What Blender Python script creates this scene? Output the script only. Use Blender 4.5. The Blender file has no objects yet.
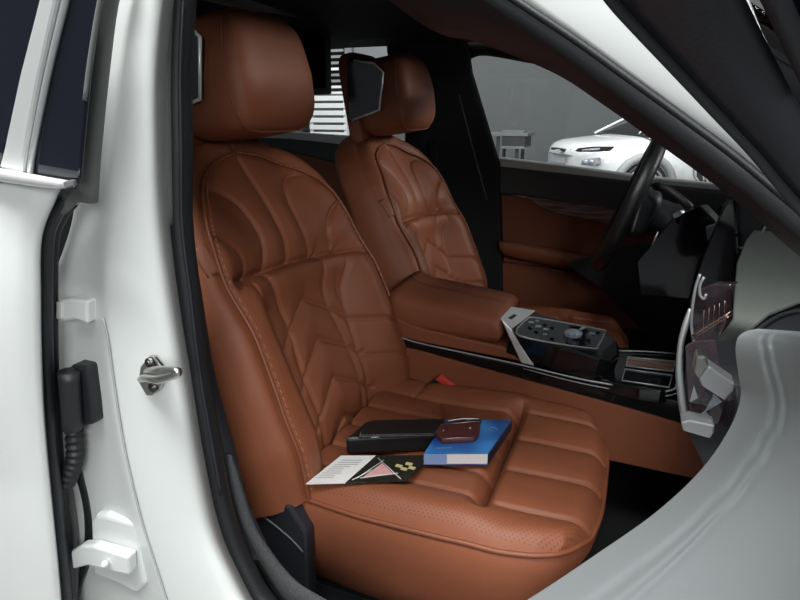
import bpy, bmesh, math, random
import numpy as np
from mathutils import Vector, Matrix
random.seed(4)
S = bpy.context.scene
COL = S.collection
# ------------------------------------------------------------------ camera
CP = np.array((0.72, -0.97, 1.17)); YAW = math.radians(22); PIT = math.radians(-18); F = 577.0
CD = np.array([-math.sin(YAW)*math.cos(PIT), math.cos(YAW)*math.cos(PIT), math.sin(PIT)])
CR = np.array([math.cos(YAW), math.sin(YAW), 0]); CU = np.cross(CR, CD)
cam = bpy.data.cameras.new('camera'); cam.sensor_width = 36; cam.lens = F*36/800; cam.clip_start = .02
co = bpy.data.objects.new('camera', cam); COL.objects.link(co); S.camera = co
co.matrix_world = Matrix(((CR[0], CU[0], -CD[0], CP[0]), (CR[1], CU[1], -CD[1], CP[1]), (CR[2], CU[2], -CD[2], CP[2]), (0, 0, 0, 1)))
def at(px, py, y=None, x=None, z=None):
    """the point of the plane y= / x= / z= seen at a survey pixel of the photograph"""
    R = CD + CR*(px-400)/F - CU*(py-300)/F
    if y is not None: t = (y-CP[1])/R[1]
    elif x is not None: t = (x-CP[0])/R[0]
    else: t = (z-CP[2])/R[2]
    return CP + R*t
def onp(px, py, P, n):
    R = CD + CR*(px-400)/F - CU*(py-300)/F; n = np.array(n, float)
    return CP + R*(((np.array(P)-CP)@n)/(R@n))
# ------------------------------------------------------------------ materials
MATS = {}
def mat(name, col, rough=.5, metal=0, spec=.5, coat=0, bump=0, bscale=400, noise=0, nscale=8, emit=0, perf=False, trans=0, kind='noise', sheen=0):
    m = bpy.data.materials.new(name); m.use_nodes = True; N = m.node_tree.nodes; L = m.node_tree.links
    b = N['Principled BSDF']; b.inputs['Base Color'].default_value = (*col, 1); b.inputs['Roughness'].default_value = rough
    b.inputs['Metallic'].default_value = metal; b.inputs['Specular IOR Level'].default_value = spec
    b.inputs['Coat Weight'].default_value = coat; b.inputs['Coat Roughness'].default_value = .05
    b.inputs['Transmission Weight'].default_value = trans
    if sheen: b.inputs['Sheen Weight'].default_value = sheen
    tc = N.new('ShaderNodeTexCoord')
    colsock = None
    if noise:
        n = N.new('ShaderNodeTexNoise'); n.inputs['Scale'].default_value = nscale; n.inputs['Detail'].default_value = 4
        L.new(tc.outputs['Object'], n.inputs['Vector'])
        r = N.new('ShaderNodeMixRGB'); r.blend_type = 'MIX'
        r.inputs[1].default_value = (*[c*(1-noise) for c in col], 1); r.inputs[2].default_value = (*[min(1, c*(1+noise)) for c in col], 1)
        L.new(n.outputs['Fac'], r.inputs[0]); colsock = r.outputs[0]
    nrm = None
    if bump:
        if kind == 'leather':
            n = N.new('ShaderNodeTexVoronoi'); n.inputs['Scale'].default_value = bscale
            out = n.outputs['Distance']
        else:
            n = N.new('ShaderNodeTexNoise'); n.inputs['Scale'].default_value = bscale; n.inputs['Detail'].default_value = 3
            out = n.outputs['Fac']
        L.new(tc.outputs['Object'], n.inputs['Vector'])
        bp = N.new('ShaderNodeBump'); bp.inputs['Strength'].default_value = bump; bp.inputs['Distance'].default_value = .001
        L.new(out, bp.inputs['Height']); nrm = bp.outputs[0]
    if perf:      # rows of punched holes where the mesh attribute 'perf' is 1
        uv = N.new('ShaderNodeUVMap'); sp = N.new('ShaderNodeSeparateXYZ'); L.new(uv.outputs[0], sp.inputs[0])
        def mth(op, a, b=None):
            q = N.new('ShaderNodeMath'); q.operation = op
            for i, v in enumerate((a, b)):
                if v is None: continue
                if isinstance(v, (int, float)): q.inputs[i].default_value = v
                else: L.new(v, q.inputs[i])
            return q.outputs[0]
        k = 2*math.pi/.0078
        su = mth('SINE', mth('MULTIPLY', sp.outputs[0], k)); sv = mth('SINE', mth('MULTIPLY', sp.outputs[1], k))
        p = mth('MULTIPLY', su, sv)
        hole = N.new('ShaderNodeMapRange'); hole.inputs[1].default_value = .60; hole.inputs[2].default_value = .85; L.new(p, hole.inputs[0])
        a = N.new('ShaderNodeAttribute'); a.attribute_name = 'perf'
        h = mth('MULTIPLY', hole.outputs[0], a.outputs['Fac'])
        r2 = N.new('ShaderNodeMixRGB'); r2.inputs[2].default_value = (*[c*.45 for c in col], 1)
        if colsock: L.new(colsock, r2.inputs[1])
        else: r2.inputs[1].default_value = (*col, 1)
        L.new(h, r2.inputs[0]); colsock = r2.outputs[0]
    if colsock: L.new(colsock, b.inputs['Base Color'])
    if nrm: L.new(nrm, b.inputs['Normal'])
    if emit:
        b.inputs['Emission Color'].default_value = (*col, 1); b.inputs['Emission Strength'].default_value = emit
    MATS[name] = m; return m
TAN = (.225, .072, .034)
LEA = mat('saddle_leather', TAN, .50, spec=.32, bump=.25, bscale=650, kind='leather', noise=.10, nscale=14, perf=True)
LEB = mat('saddle_leather_plain', TAN, .52, spec=.32, bump=.25, bscale=650, kind='leather', noise=.08, nscale=9)
PIPE = mat('piping_leather', (.20, .060, .026), .5, bump=.2, bscale=900, kind='leather')
THR = mat('stitch_thread', (.42, .16, .08), .6, bump=.3, bscale=1200)
WHITE = mat('white_paint', (.66, .68, .67), .28, coat=.6, noise=.01, nscale=3)
WHITEF = mat('white_paint_flange', (.61, .63, .62), .4, coat=.2, noise=.015, nscale=6)
RUB = mat('black_rubber', (.012, .013, .015), .5, bump=.3, bscale=300)
RUBG = mat('grey_rubber', (.12, .125, .125), .55, bump=.2, bscale=300)
GLOSS = mat('piano_black', (.006, .006, .007), .10, spec=.35, coat=.15, noise=.1)
BLK = mat('black_plastic', (.012, .013, .016), .5, bump=.25, bscale=500)
BLKT = mat('black_trim_fabric', (.008, .0085, .011), .8, bump=.4, bscale=350)
NAVY = mat('dark_satin_trim', (.017, .018, .024), .45, bump=.15, bscale=500)
GREYL = mat('grey_leather', (.21, .225, .23), .5, bump=.10, bscale=1300, kind='leather', noise=.04, nscale=6)
DASHL = mat('dash_leather', (.10, .108, .10), .5, bump=.15, bscale=1300, kind='leather', noise=.05, nscale=6)
DOORL = mat('shaded_grey_leather', (.05, .054, .056), .5, bump=.35, bscale=500, kind='leather', noise=.05, nscale=6)  # the same grey leather, with the far cabin's shade darkened into the colour
CHR = mat('satin_chrome', (.82, .82, .82), .32, metal=.45, noise=.03)
CHRB = mat('brushed_silver', (.37, .38, .39), .42, metal=.45, noise=.05, nscale=30)
STEEL = mat('zinc_steel', (.50, .50, .47), .3, metal=1, bump=.2, bscale=200)
COPPER = mat('copper_line', (.55, .38, .33), .3, metal=1, noise=.1)
CRYS = mat('dark_crystal', (.035, .025, .03), .12, coat=1, noise=.5, nscale=60, bump=.5, bscale=90)
GLASSD = mat('dark_window_glass', (.006, .007, .012), .05, spec=.3, coat=.1, noise=.1)
SCRN = mat('screen_black', (.004, .004, .006), .12, coat=.5, noise=.1)
CARP = mat('grey_carpet', (.05, .052, .055), .95, bump=1, bscale=350, noise=.7, nscale=350)
CARPD = mat('black_carpet', (.010, .010, .012), .95, bump=.8, bscale=400, noise=.3, nscale=300)
def woodmat():
    m = mat('brown_wood', (.12, .055, .045), .35, coat=.5)
    N = m.node_tree.nodes; L = m.node_tree.links
    tc = N.new('ShaderNodeTexCoord'); mp = N.new('ShaderNodeMapping'); mp.inputs['Scale'].default_value = (3, 20, 45)
    n = N.new('ShaderNodeTexNoise'); n.inputs['Scale'].default_value = 4; n.inputs['Detail'].default_value = 6
    r = N.new('ShaderNodeValToRGB'); r.color_ramp.elements[0].color = (.07, .03, .025, 1); r.color_ramp.elements[0].position = .35
    r.color_ramp.elements[1].color = (.36, .22, .18, 1); r.color_ramp.elements[1].position = .7
    L.new(tc.outputs['Object'], mp.inputs[0]); L.new(mp.outputs[0], n.inputs['Vector']); L.new(n.outputs['Fac'], r.inputs[0])
    L.new(r.outputs[0], N['Principled BSDF'].inputs['Base Color']); return m
WOOD = woodmat()
# ------------------------------------------------------------------ mesh helpers
def fin(o, parent=None, smooth=True, bevel=0, seg=2, angle=35, solid=0, sub=0):
    COL.objects.link(o)
    if parent is not None:
        o.parent = parent
        if parent.type == 'EMPTY': o.location = -ROOTLOC[parent.name]
    for p in o.data.polygons: p.use_smooth = smooth
    if solid:
        s = o.modifiers.new('thick', 'SOLIDIFY'); s.thickness = solid; s.offset = -1
    if bevel:
        b = o.modifiers.new('bevel', 'BEVEL'); b.width = bevel; b.segments = seg; b.limit_method = 'ANGLE'; b.angle_limit = math.radians(angle); b.harden_normals = False
    if sub:
        s = o.modifiers.new('sub', 'SUBSURF'); s.levels = sub; s.render_levels = sub
    return o
ROOTLOC = {}
def mesh(name, vs, fs, m, parent=None, **k):
    me = bpy.data.meshes.new(name); me.from_pydata([tuple(map(float, v)) for v in vs], [], fs); me.materials.append(m)
    bm = bmesh.new(); bm.from_mesh(me); bmesh.ops.recalc_face_normals(bm, faces=bm.faces); bm.to_mesh(me); bm.free()
    return fin(bpy.data.objects.new(name, me), parent, **k)
def bmobj(name, bm, m, parent=None, **k):
    bmesh.ops.recalc_face_normals(bm, faces=bm.faces)
    me = bpy.data.meshes.new(name); bm.to_mesh(me); bm.free(); me.materials.append(m)
    return fin(bpy.data.objects.new(name, me), parent, **k)
def tag(o, label, cat, group=None):
    o['label'] = label; o['category'] = cat
    if group: o['group'] = group
    return o
def thing(name, label, cat, loc, group=None):
    o = bpy.data.objects.new(name, None); COL.objects.link(o); o.location = loc; o.empty_display_size = .05
    ROOTLOC[o.name] = Vector(loc); return tag(o, label, cat, group)
def grid(name, P, m, parent=None, closed=False, **k):
    P = np.asarray(P, float); a, b = P.shape[:2]; fs = []
    for i in range(a-1):
        for j in range(b-1 if not closed else b):
            j2 = (j+1) % b; fs.append((i*b+j, i*b+j2, (i+1)*b+j2, (i+1)*b+j))
    return mesh(name, P.reshape(-1, 3), fs, m, parent, **k)
def loft(name, rings, m, parent=None, **k):
    P = np.asarray(rings, float); a, b = P.shape[:2]; fs = []
    for i in range(a-1):
        for j in range(b):
            j2 = (j+1) % b; fs.append((i*b+j, i*b+j2, (i+1)*b+j2, (i+1)*b+j))
    fs += [tuple(range(b))[::-1], tuple(range((a-1)*b, a*b))]
    return mesh(name, P.reshape(-1, 3), fs, m, parent, **k)
def smoothpath(pts, n=6):
    P = [np.array(p, float) for p in pts]; out = []
    P = [2*P[0]-P[1]] + P + [2*P[-1]-P[-2]]
    for i in range(1, len(P)-2):
        for k in range(n):
            t = k/n
            out.append(.5*((2*P[i])+(-P[i-1]+P[i+1])*t+(2*P[i-1]-5*P[i]+4*P[i+1]-P[i+2])*t*t+(-P[i-1]+3*P[i]-3*P[i+1]+P[i+2])*t**3))
    out.append(P[-2]); return out
def tubebm(bm, pts, r, seg=8, closed=False, flat=1.0, up=None):
    pts = [Vector(tuple(map(float, p))) for p in pts]; n = len(pts); rings = []
    up = Vector(up) if up is not None else Vector((0, 0, 1))
    prev = None
    for i, p in enumerate(pts):
        if closed: t = pts[(i+1) % n]-pts[i-1]
        else: t = pts[min(i+1, n-1)]-pts[max(i-1, 0)]
        t.normalize()
        a = prev if prev is not None else (up if abs(t.dot(up)) < .95 else Vector((1, 0, 0)))
        a = (a-t*a.dot(t)).normalized(); prev = a; b = t.cross(a)
        rr = r[i] if hasattr(r, '__len__') else r
        rings.append([bm.verts.new(p+(a*math.cos(q)*rr+b*math.sin(q)*rr*flat)) for q in [2*math.pi*k/seg for k in range(seg)]])
    m = n if closed else n-1
    for i in range(m):
        A, B = rings[i], rings[(i+1) % n]
        for k in range(seg): bm.faces.new((A[k], A[(k+1) % seg], B[(k+1) % seg], B[k]))
    if not closed: bm.faces.new(rings[0][::-1]); bm.faces.new(rings[-1])
def tube(name, pts, r, m, parent=None, seg=8, closed=False, n=6, flat=1.0, up=None, **k):
    if n: pts = smoothpath(pts if not closed else list(pts)+[pts[0]], n)
    if n and closed: pts = pts[:-1]
    bm = bmesh.new(); tubebm(bm, pts, r, seg, closed, flat, up)
    return bmobj(name, bm, m, parent, **k)
def prismbm(bm, pts, vec):
    vec = Vector(tuple(map(float, vec)))
    a = [bm.verts.new(Vector(tuple(map(float, p)))) for p in pts]; b = [bm.verts.new(v.co+vec) for v in a]
    bm.faces.new(a); bm.faces.new(b[::-1]); n = len(a)
    for i in range(n): bm.faces.new((a[i], b[i], b[(i+1) % n], a[(i+1) % n]))
def prism(name, pts, vec, m, parent=None, smooth=False, **k):
    bm = bmesh.new(); prismbm(bm, pts, vec); return bmobj(name, bm, m, parent, smooth=smooth, **k)
def pxprism(name, px, vec, m, parent=None, y=None, x=None, z=None, sp=0, **k):
    if sp: px = [tuple(p) for p in smoothpath([np.array(p, float) for p in px], sp)]
    return prism(name, [at(a, b, y=y, x=x, z=z) for a, b in px], vec, m, parent, **k)
def boxbm(bm, lo, hi):
    prismbm(bm, [(lo[0], lo[1], lo[2]), (hi[0], lo[1], lo[2]), (hi[0], hi[1], lo[2]), (lo[0], hi[1], lo[2])], (0, 0, hi[2]-lo[2]))
def box(name, lo, hi, m, parent=None, bevel=.004, **k):
    bm = bmesh.new(); boxbm(bm, lo, hi); return bmobj(name, bm, m, parent, bevel=bevel, smooth=False, **k)
def squad(name, c, r, m, parent=None, e1=.45, e2=.45, n=(32, 48), M=None, cut=None, **k):
    P = []
    f = lambda w, e: math.copysign(abs(w)**e, w)
    for i in range(n[0]+1):
        a = -math.pi/2+math.pi*i/n[0]; row = []
        for j in range(n[1]):
            b = 2*math.pi*j/n[1]
            v = Vector((r[0]*f(math.cos(a), e1)*f(math.cos(b), e2), r[1]*f(math.cos(a), e1)*f(math.sin(b), e2), r[2]*f(math.sin(a), e1)))
            if cut: v = cut(v)
            if M: v = M @ v
            row.append(v+Vector(c))
        P.append(row)
    o = loft(name, P[1:-1], m, parent, **k); return o
def struct(o): o['kind'] = 'structure'; return o
def sm(a, b, x):
    t = np.clip((x-a)/(b-a), 0, 1); return t*t*(3-2*t)
def segdist(Y, V, lines):
    d = np.full(Y.shape, 9.)
    for L in lines:
        for (a, b), (c, e) in zip(L[:-1], L[1:]):
            dx, dy = c-a, e-b; l2 = dx*dx+dy*dy+1e-12
            t = np.clip(((Y-a)*dx+(V-b)*dy)/l2, 0, 1)
            d = np.minimum(d, np.hypot(Y-a-t*dx, V-b-t*dy))
    return d
def spl(L, n=6): return [tuple(p) for p in smoothpath(L, n)]
def mirror(L): return [(-a, b) for a, b in L]
def attrs(o, U, V, perf):
    me = o.data; uvl = me.uv_layers.new(name='UVMap'); idx = np.zeros(len(me.loops), int); me.loops.foreach_get('vertex_index', idx)
    uvl.data.foreach_set('uv', np.stack([U.ravel()[idx], V.ravel()[idx]], 1).ravel().astype(np.float32))
    a = me.attributes.new('perf', 'FLOAT', 'POINT'); a.data.foreach_set('value', perf.ravel().astype(np.float32))

# ================================================================== SETTING: showroom
WALL = mat('grey_wall_paint', (.115, .122, .126), .8, noise=.05, nscale=.6)
FLOOR = mat('grey_showroom_floor', (.12, .12, .125), .35, noise=.1, nscale=1)
struct(box('floor', (-12, -6, -.06), (12, 11.2, 0), FLOOR, bevel=0))
struct(box('wall_back', (-12, 10.8, 0), (12, 11, 5), WALL, bevel=0))
struct(box('wall_left', (-12.2, -6, 0), (-12, 10.8, 5), WALL, bevel=0))

# ================================================================== CAR SEATS
TT = math.radians(22); P0 = np.array((.28, 0, .55)); NN = np.array((math.cos(TT), 0, math.sin(TT))); VV = np.array((-math.sin(TT), 0, math.cos(TT)))
WV = [-.1, 0, .1, .2, .3, .4, .5, .545, .58, .61, .635, .655, .665]; WW = [.262, .275, .290, .290, .284, .272, .252, .234, .210, .178, .135, .075, .02]
def Wf(v): return np.interp(v, WV, WW)
def Df(y, v):
    a = np.abs(y); lowm = 1-sm(.28, .40, v); bol = sm(.12, .21, a)
    d = -.058*(1-bol)*lowm-.042*(1-lowm)*(1-sm(.1, .22, a)*.6)
    d = d-.038*sm(.42, .66, v)
    w = Wf(v); e = np.clip((a-(w-.05))/.05, 0, 1.2); d = d-.028*e**2.2
    return d-.035*(1-sm(-.06, .10, v))
def bpt(y, v, d): return P0+np.multiply.outer(d, NN)+np.multiply.outer(v, VV)+np.multiply.outer(y, np.array((0, 1., 0)))
sA = spl([(.176, .545), (.145, .551), (.112, .546), (.085, .52), (.073, .48), (.072, .43), (.082, .382)])
sAb = spl([(.125, .585), (.108, .548)])
sB = [(0, .63), (0, .382)]
sD = spl([(.222, .468), (.19, .455), (.16, .43), (.15, .405), (.155, .378)])
sH = spl([(-.215, .385), (-.19, .386), (-.14, .384), (0, .378), (.14, .362), (.2, .345), (.26, .328)])
sBo = spl([(.165, .37), (.165, .34), (.142, .28), (.130, .2), (.122, .1), (.115, -.06)])
sL1 = spl([(.105, .378), (.082, .30), (.078, .26), (.090, .18), (.092, .1), (.085, -.05)])
sV = []
for ap, dv in ((.30, 0), (.212, 0), (.124, 0), (.036, 0)):
    sV += [[(0, ap), (.08, ap-.045), (.132, ap-.085)]]
sL2 = [(0, .382), (0, -.06)]
sR = [spl([(.132, .212), (.18, .185), (.255, .15)]), spl([(.122, .125), (.17, .10), (.25, .06)])]
LINES = [sA, mirror(sA), sB, sD, mirror(sD), sBo, mirror(sBo), sL1, mirror(sL1)]+sV+[mirror(l) for l in sV]
PIPEL = spl([(.235, -.06), (.250, .03), (.255, .125), (.250, .2), (.244, .3), (.240, .397), (.226, .468), (.209, .505), (.178, .543), (.128, .577), (.065, .606), (0, .618)])

def make_seat():
    r = thing('car_seat', '', '', (.3, 0, .12))
    # ---- backrest upholstery
    nv, nt = 250, 190
    v = np.linspace(-.008, .662, nv)[:, None]*np.ones((1, nt)); t = np.sin(np.linspace(-1, 1, nt)*math.pi/2*.92)/math.sin(math.pi/2*.92)
    y = Wf(v)*t[None, :]
    d = Df(y, v)
    ds = segdist(y, v, LINES); dh = segdist(y, v, [sH]); dr = segdist(y, v, sR)
    dr2 = segdist(y, v, sR)
    d0 = d.copy()
    d = d+.0055*(1-np.exp(-(ds/.022)**2))-.0078*np.exp(-(ds/.0045)**2)
    d = d-.010*np.exp(-(dh/.007)**2)
    hv = np.interp(np.abs(y), [0, .14, .2, .26], [.378, .372, .36, .345])-.06*y
    d = d-.016*np.exp(-(np.clip(v-hv, 0, 1)/.035)**2)*(v > hv)*(1-sm(.19, .235, np.abs(y)))+.010*np.exp(-((v-hv+.03)/.03)**2)*(v <= hv)*sm(0, .012, hv-v)*(1-sm(.17, .22, np.abs(y)))
    d = d-.006*np.exp(-(dr2/.005)**2)*(y > 0)
    dp = segdist(y, v, [PIPEL, mirror(PIPEL)]); d = d-(d-d0)*np.exp(-(dp/.014)**2)-.002*np.exp(-(dp/.008)**2)
    ed_ = np.clip((np.abs(y)-(Wf(v)-.03))/.03, 0, 1)**2; ed_ = np.maximum(ed_, sm(.63, .66, v)); d = d0+(d-d0)*(1-ed_)-.006*ed_**2
    # soft creases of worn leather around the shoulders
    d = d+.0012*np.sin(y*70+v*25)*np.exp(-((v-.47)/.06)**2)
    bo = np.interp(v, [-.06, .1, .2, .28, .34, .37], [.115, .122, .13, .142, .165, .165])
    perf = ((np.abs(y) > bo+.006) & (np.abs(y) < np.interp(v, [-.06, .03, .125, .3, .397, .468], [.235, .25, .255, .244, .240, .226])-.006) & (v < .46-(.24-np.abs(y))*.0) & (v > .10+(.25-np.abs(y))*.55)).astype(float)
    lim = np.interp(np.abs(y), [.15, .19, .245], [.39, .45, .47])
    perf *= (v < lim)*(y < 0)
    o = grid('backrest', bpt(y, v, d), LEA, r); attrs(o, y, v, perf)
    # ---- wraps round the sides and top: side panel
    vs = np.concatenate([np.linspace(-.008, .54, 60), np.linspace(.545, .664, 28)])
    out = [(Wf(a), a) for a in vs]; loop = [(-w, a) for w, a in out]+[(w, a) for w, a in out[::-1]]
    rings = []
    for bk, ow in ((0, 0), (.006, .003), (.02, .010), (.045, .014), (.075, .012), (.10, .002), (.115, -.02), (.12, -.05)):
        ring = []
        for (yy, a) in loop:
            th = .75+.55*(1-sm(.05, .6, a)); dd = float(Df(np.array(yy), np.array(a)))-.003
            w = abs(yy); s = math.copysign(1, yy); top = float(sm(.52, .64, np.array(a)))
            ring.append(bpt(np.array(s*max(0, w+ow*(1-top))), np.array(a+ow*top*1.3), np.array(dd-bk*th)))
        rings.append(ring)
    grid('side_panel', rings, LEB, r)
    bk = np.array(rings[-1]); n = len(bk)//2
    grid('back_shell', [bk[:n], bk[n:][::-1]], LEB, r, smooth=False)
    for s in (-1, 1):
        pl = [(s*a, b) for a, b in PIPEL]
        pts = [bpt(np.array(a), np.array(b), np.array(float(Df(np.array(a), np.array(b)))+.0022)) for a, b in pl]
        tube('piping', pts, .0036, PIPE, r, n=0)
        bm = bmesh.new()                                       # row of stitches just inboard of the piping
        acc = 0
        for p, q in zip(pts[:-1], pts[1:]):
            L = np.linalg.norm(q-p); k = max(1, int(L/.009))
            for i in range(k):
                a = p+(q-p)*(i/k); b = p+(q-p)*((i+.6)/k); off = np.array((0, -s*.0085, 0))+NN*.0035
                tubebm(bm, [a+off, b+off], .0009, 4)
        bmobj('stitching', bm, THR, r)
    # airbag tag sewn into the near side
    P = [[bpt(np.array(yy), np.array(vv), np.array(float(Df(np.array(yy), np.array(vv)))+.0022)) for yy in np.linspace(-.238, -.259, 6)] for vv in np.linspace(.462, .408, 8)]
    grid('airbag_tag', P, PIPE, r, solid=.001)
    # ---- headrest
    hr_c = (.018, 0, 1.231); M = Matrix.Rotation(math.radians(-9), 4, 'Y')
    def cut(v):
        v = v.copy(); k = 1-.10*max(0, v.z/.11); v.y *= k; v.x *= (1-.12*max(0, v.z/.11)); 
        if v.z < 0: v.x -= .012*(v.z/.11)**2
        return v
    h = squad('headrest', hr_c, (.086, .130, .106), LEB, r, .42, .42, (36, 64), M, cut)
    for xx in (.050,):
        ring = []
        for i in range(72):
            a = 2*math.pi*i/72; f = lambda w, e: math.copysign(abs(w)**e, w)
            q = Vector((xx, .1275*f(math.cos(a), .42)*(1-.10*max(0, f(math.sin(a), .42))), .1038*f(math.sin(a), .42)))
            ring.append(M @ q+Vector(hr_c))
        # scale ring to sit on the superquadric at x = xx
        tube('headrest_seam', ring, .0016, PIPE, h, n=0, closed=True, up=(1, 0, 0))
    for s in (-1, 1):
        # dark side screen with a bright edge strip, set in the rear half of the headrest
        poly = [(-.075, 1.322), (.006, 1.310), (.032, 1.286), (.020, 1.192), (-.078, 1.160)]
        q = [(a, s*.1245, b) for a, b in poly]
        prism('side_screen', q, (0, s*.014, 0), SCRN, h, bevel=.003)
        tube('chrome_edge', [(a, s*.139, b) for a, b in [(-.055, 1.321), (.006, 1.311), (.032, 1.287), (.020, 1.192), (-.065, 1.164)]], .0034, CHR, h, n=0)
    squad('headrest_shell', (-.080, 0, 1.20), (.024, .120, .150), LEB, h, .35, .35, (30, 40), Matrix.Rotation(math.radians(-10), 4, 'Y'))
    # ---- cushion : main part and thigh support
    xs0, xsp = .215, .545
    def xf(y): return .731-.045*(np.abs(y)/.255)**4
    def hw(x): return np.interp(x, [.2, .35, .5, .6, .66, .70, .74], [.240, .250, .252, .250, .240, .224, .19])
    def Hc(x, y):
        a = np.abs(y)
        z = .542+.012*sm(.3, .66, x)+.014*np.exp(-((a-.205)/.045)**2)*(1-.75*sm(.52, .60, x))
        return z-.02*sm(.32, .22, x)*0
    def part(name, xa, xb_f, xb_c, lines, perfm, nx, ny):
        s = np.sin((np.linspace(0, 1, nx)-.5)*math.pi*.94)/math.sin(.5*math.pi*.94)*.5+.5
        t = np.sin(np.linspace(-1, 1, ny)*math.pi/2*.94)/math.sin(math.pi/2*.94)
        Sg, Tg = np.meshgrid(s, t, indexing='ij')
        if xb_f is None: x = xa+(xb_c-xa)*Sg; y = hw(x)*Tg
        else:
            y0 = Tg*.255; x = xa+(xf(y0)-xa)*Sg; y = Tg*hw(np.minimum(xa+(.715-xa)*Sg, .715))
        z = Hc(x, y)
        w = hw(np.minimum(xa+(.715-xa)*Sg, .715)) if xb_f else hw(x); e = np.clip((np.abs(y)-(w-.045))/.045, 0, 1); dr1 = .026*e**2.4
        ex = np.clip((x-(x[-1:]-.04))/.04, 0, 1); z = z-np.maximum(dr1, (.030 if xb_f else .036)*ex**2.4*(1 if xb_f else 1-sm(.165, .2, np.abs(y))))
        if xb_f: eb = np.clip(((xa+.022)-x)/.022, 0, 1); z = z-.034*eb**2.2*(1-sm(.165, .2, np.abs(y)))
        dl = segdist(y, x, lines)
        z = z+.005*(1-np.exp(-(dl/.02)**2))-.0075*np.exp(-(dl/.0045)**2)
        P = np.stack([x, y, z], -1)
        skirt = P[:, [0, -1]]
        o = grid(name, P, LEA, r); attrs(o, y, x, perfm(x, y)); return P
    ln = []
    for yy in (-.155, .155): ln += [spl([(yy*1.05, .2), (yy*.98, .40), (yy, .55)])]
    ln += [[(0, .2), (0, .55)], [(-.085, .2), (-.08, .55)], [(.085, .2), (.08, .55)], [(-.155, .36), (-.08, .40)], [(-.08, .40), (0, .44)], [(0, .44), (.08, .40)], [(.08, .40), (.155, .36)], spl([(.155, .30), (.2, .31), (.25, .30)])]
    pm = lambda x, y: ((y < -.163) & (y > -hw(x)+.012)).astype(float)
    Pm = part('seat_cushion', xs0, None, xsp, ln, pm, 130, 170)
    ln2 = [spl([(yy, .55), (yy*.98, .66), (yy*.9, .76)]) for yy in (-.165, -.055, .055, .165)]
    pm2 = lambda x, y: ((y < -.172) & (y > -hw(x)+.012)).astype(float)
    Pt = part('thigh_support', xsp, True, None, ln2, pm2, 90, 170)
    # piping round the edge and the leather skirt under it
    near = list(Pm[:, 0])+list(Pt[:, 0]); front = list(Pt[-1]); far = list(Pt[::-1, -1])+list(Pm[::-1, -1])
    edge = [np.array(p) for p in near[::6]+front[2:-2:3]+far[::6]]
    # drop the dips at the split so the cord runs straight
    edge = [np.array((p[0], p[1], np.clip(p[2], .508, .535))) for p in edge]
    for q in range(5):
        k = .25 if q < 1 else 0
        edge = [edge[0]]+[np.array((*(edge[i][:2]+k*(edge[i-1]+edge[i+1]-2*edge[i])[:2]), edge[i][2]+.25*(edge[i-1][2]+edge[i+1][2]-2*edge[i][2]))) for i in range(1, len(edge)-1)]+[edge[-1]]
    tube('cushion_piping', [e+np.array((0, 0, .001)) for e in edge], .0042, PIPE, r, n=2)
    c0 = np.array((.45, 0, 0)); sk = []
    for k, (dz, ow) in enumerate(((.002, -.004), (-.008, .002), (-.03, .008), (-.07, .004), (-.12, -.004), (-.17, -.02), (-.21, -.045))):
        row = []
        for i, p in enumerate(edge):
            tng = edge[min(i+1, len(edge)-1)]-edge[max(i-1, 0)]; nr = np.array((tng[1], -tng[0], 0)); nr /= np.linalg.norm(nr)+1e-9
            fr = float(sm(.60, .73, np.array(p[0])))
            row.append(p+nr*(ow-(.30*fr*max(0, -dz)))+np.array((0, 0, dz)))
        sk.append(row)
    grid('cushion_side', sk, LEB, r)
    # ---- black seat base, rails and side shield
    box('seat_base', (.22, -.19, .28), (.60, .20, .50), BLK, r, .02)
    for s in (-1, 1): box('seat_rail', (.05, s*.17-.02, .225), (.66, s*.17+.02, .29), BLK, r, .004)
    sh = [at(a, b, y=-.276) for a, b in [(244, 500), (276, 503), (288, 505), (307, 534), (310, 650), (255, 650)]]
    prism('side_shield', sh, (0, .03, 0), NAVY, r, bevel=.006)
    tube('shield_edge', [at(a, b, y=-.279) for a, b in [(249, 506), (272, 523), (290, 538), (303, 552)]], .0016, RUBG, r, n=4)
    rc = [at(228, 420, y=-.262), at(246, 440, y=-.262), at(262, 468, y=-.262), at(276, 506, y=-.262), at(262, 512, y=-.262), at(236, 490, y=-.262), at(210, 420, y=-.262)]
    prism('recliner_cover', rc, (0, .03, 0), LEB, r, bevel=.008, seg=3)
    # ---- belt buckle on its stalk
    b = pxprism('belt_buckle', [(424, 399), (426, 385), (437, 376), (454, 388), (452, 396), (440, 402)], (.010, .012, 0), BLK, r, y=.212, bevel=.003)
    prism('release_button', [at(435, 379.5, y=.211), at(438.5, 376.5, y=.211), at(453, 387, y=.211), at(450, 389.5, y=.211)], (.004, .010, .003), mat('red_plastic', (.55, .045, .03), .35, noise=.03), b, bevel=.001)
    return r
seat1 = make_seat()
tag(seat1, 'quilted brown leather front passenger seat nearest the door, with books and folders on its cushion', 'car seat', 'quilted brown leather front seats')
def copy_tree(o, parent=None):
    c = o.copy(); COL.objects.link(c)
    if parent: c.parent = parent
    for ch in list(o.children): copy_tree(ch, c)
    return c
seat2 = copy_tree(seat1); seat2.location = Vector((.3, 0, .12))+Vector((.02, .70, -.015))
tag(seat2, 'quilted brown leather driver seat behind the steering wheel, beyond the armrest', 'car seat', 'quilted brown leather front seats')

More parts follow.
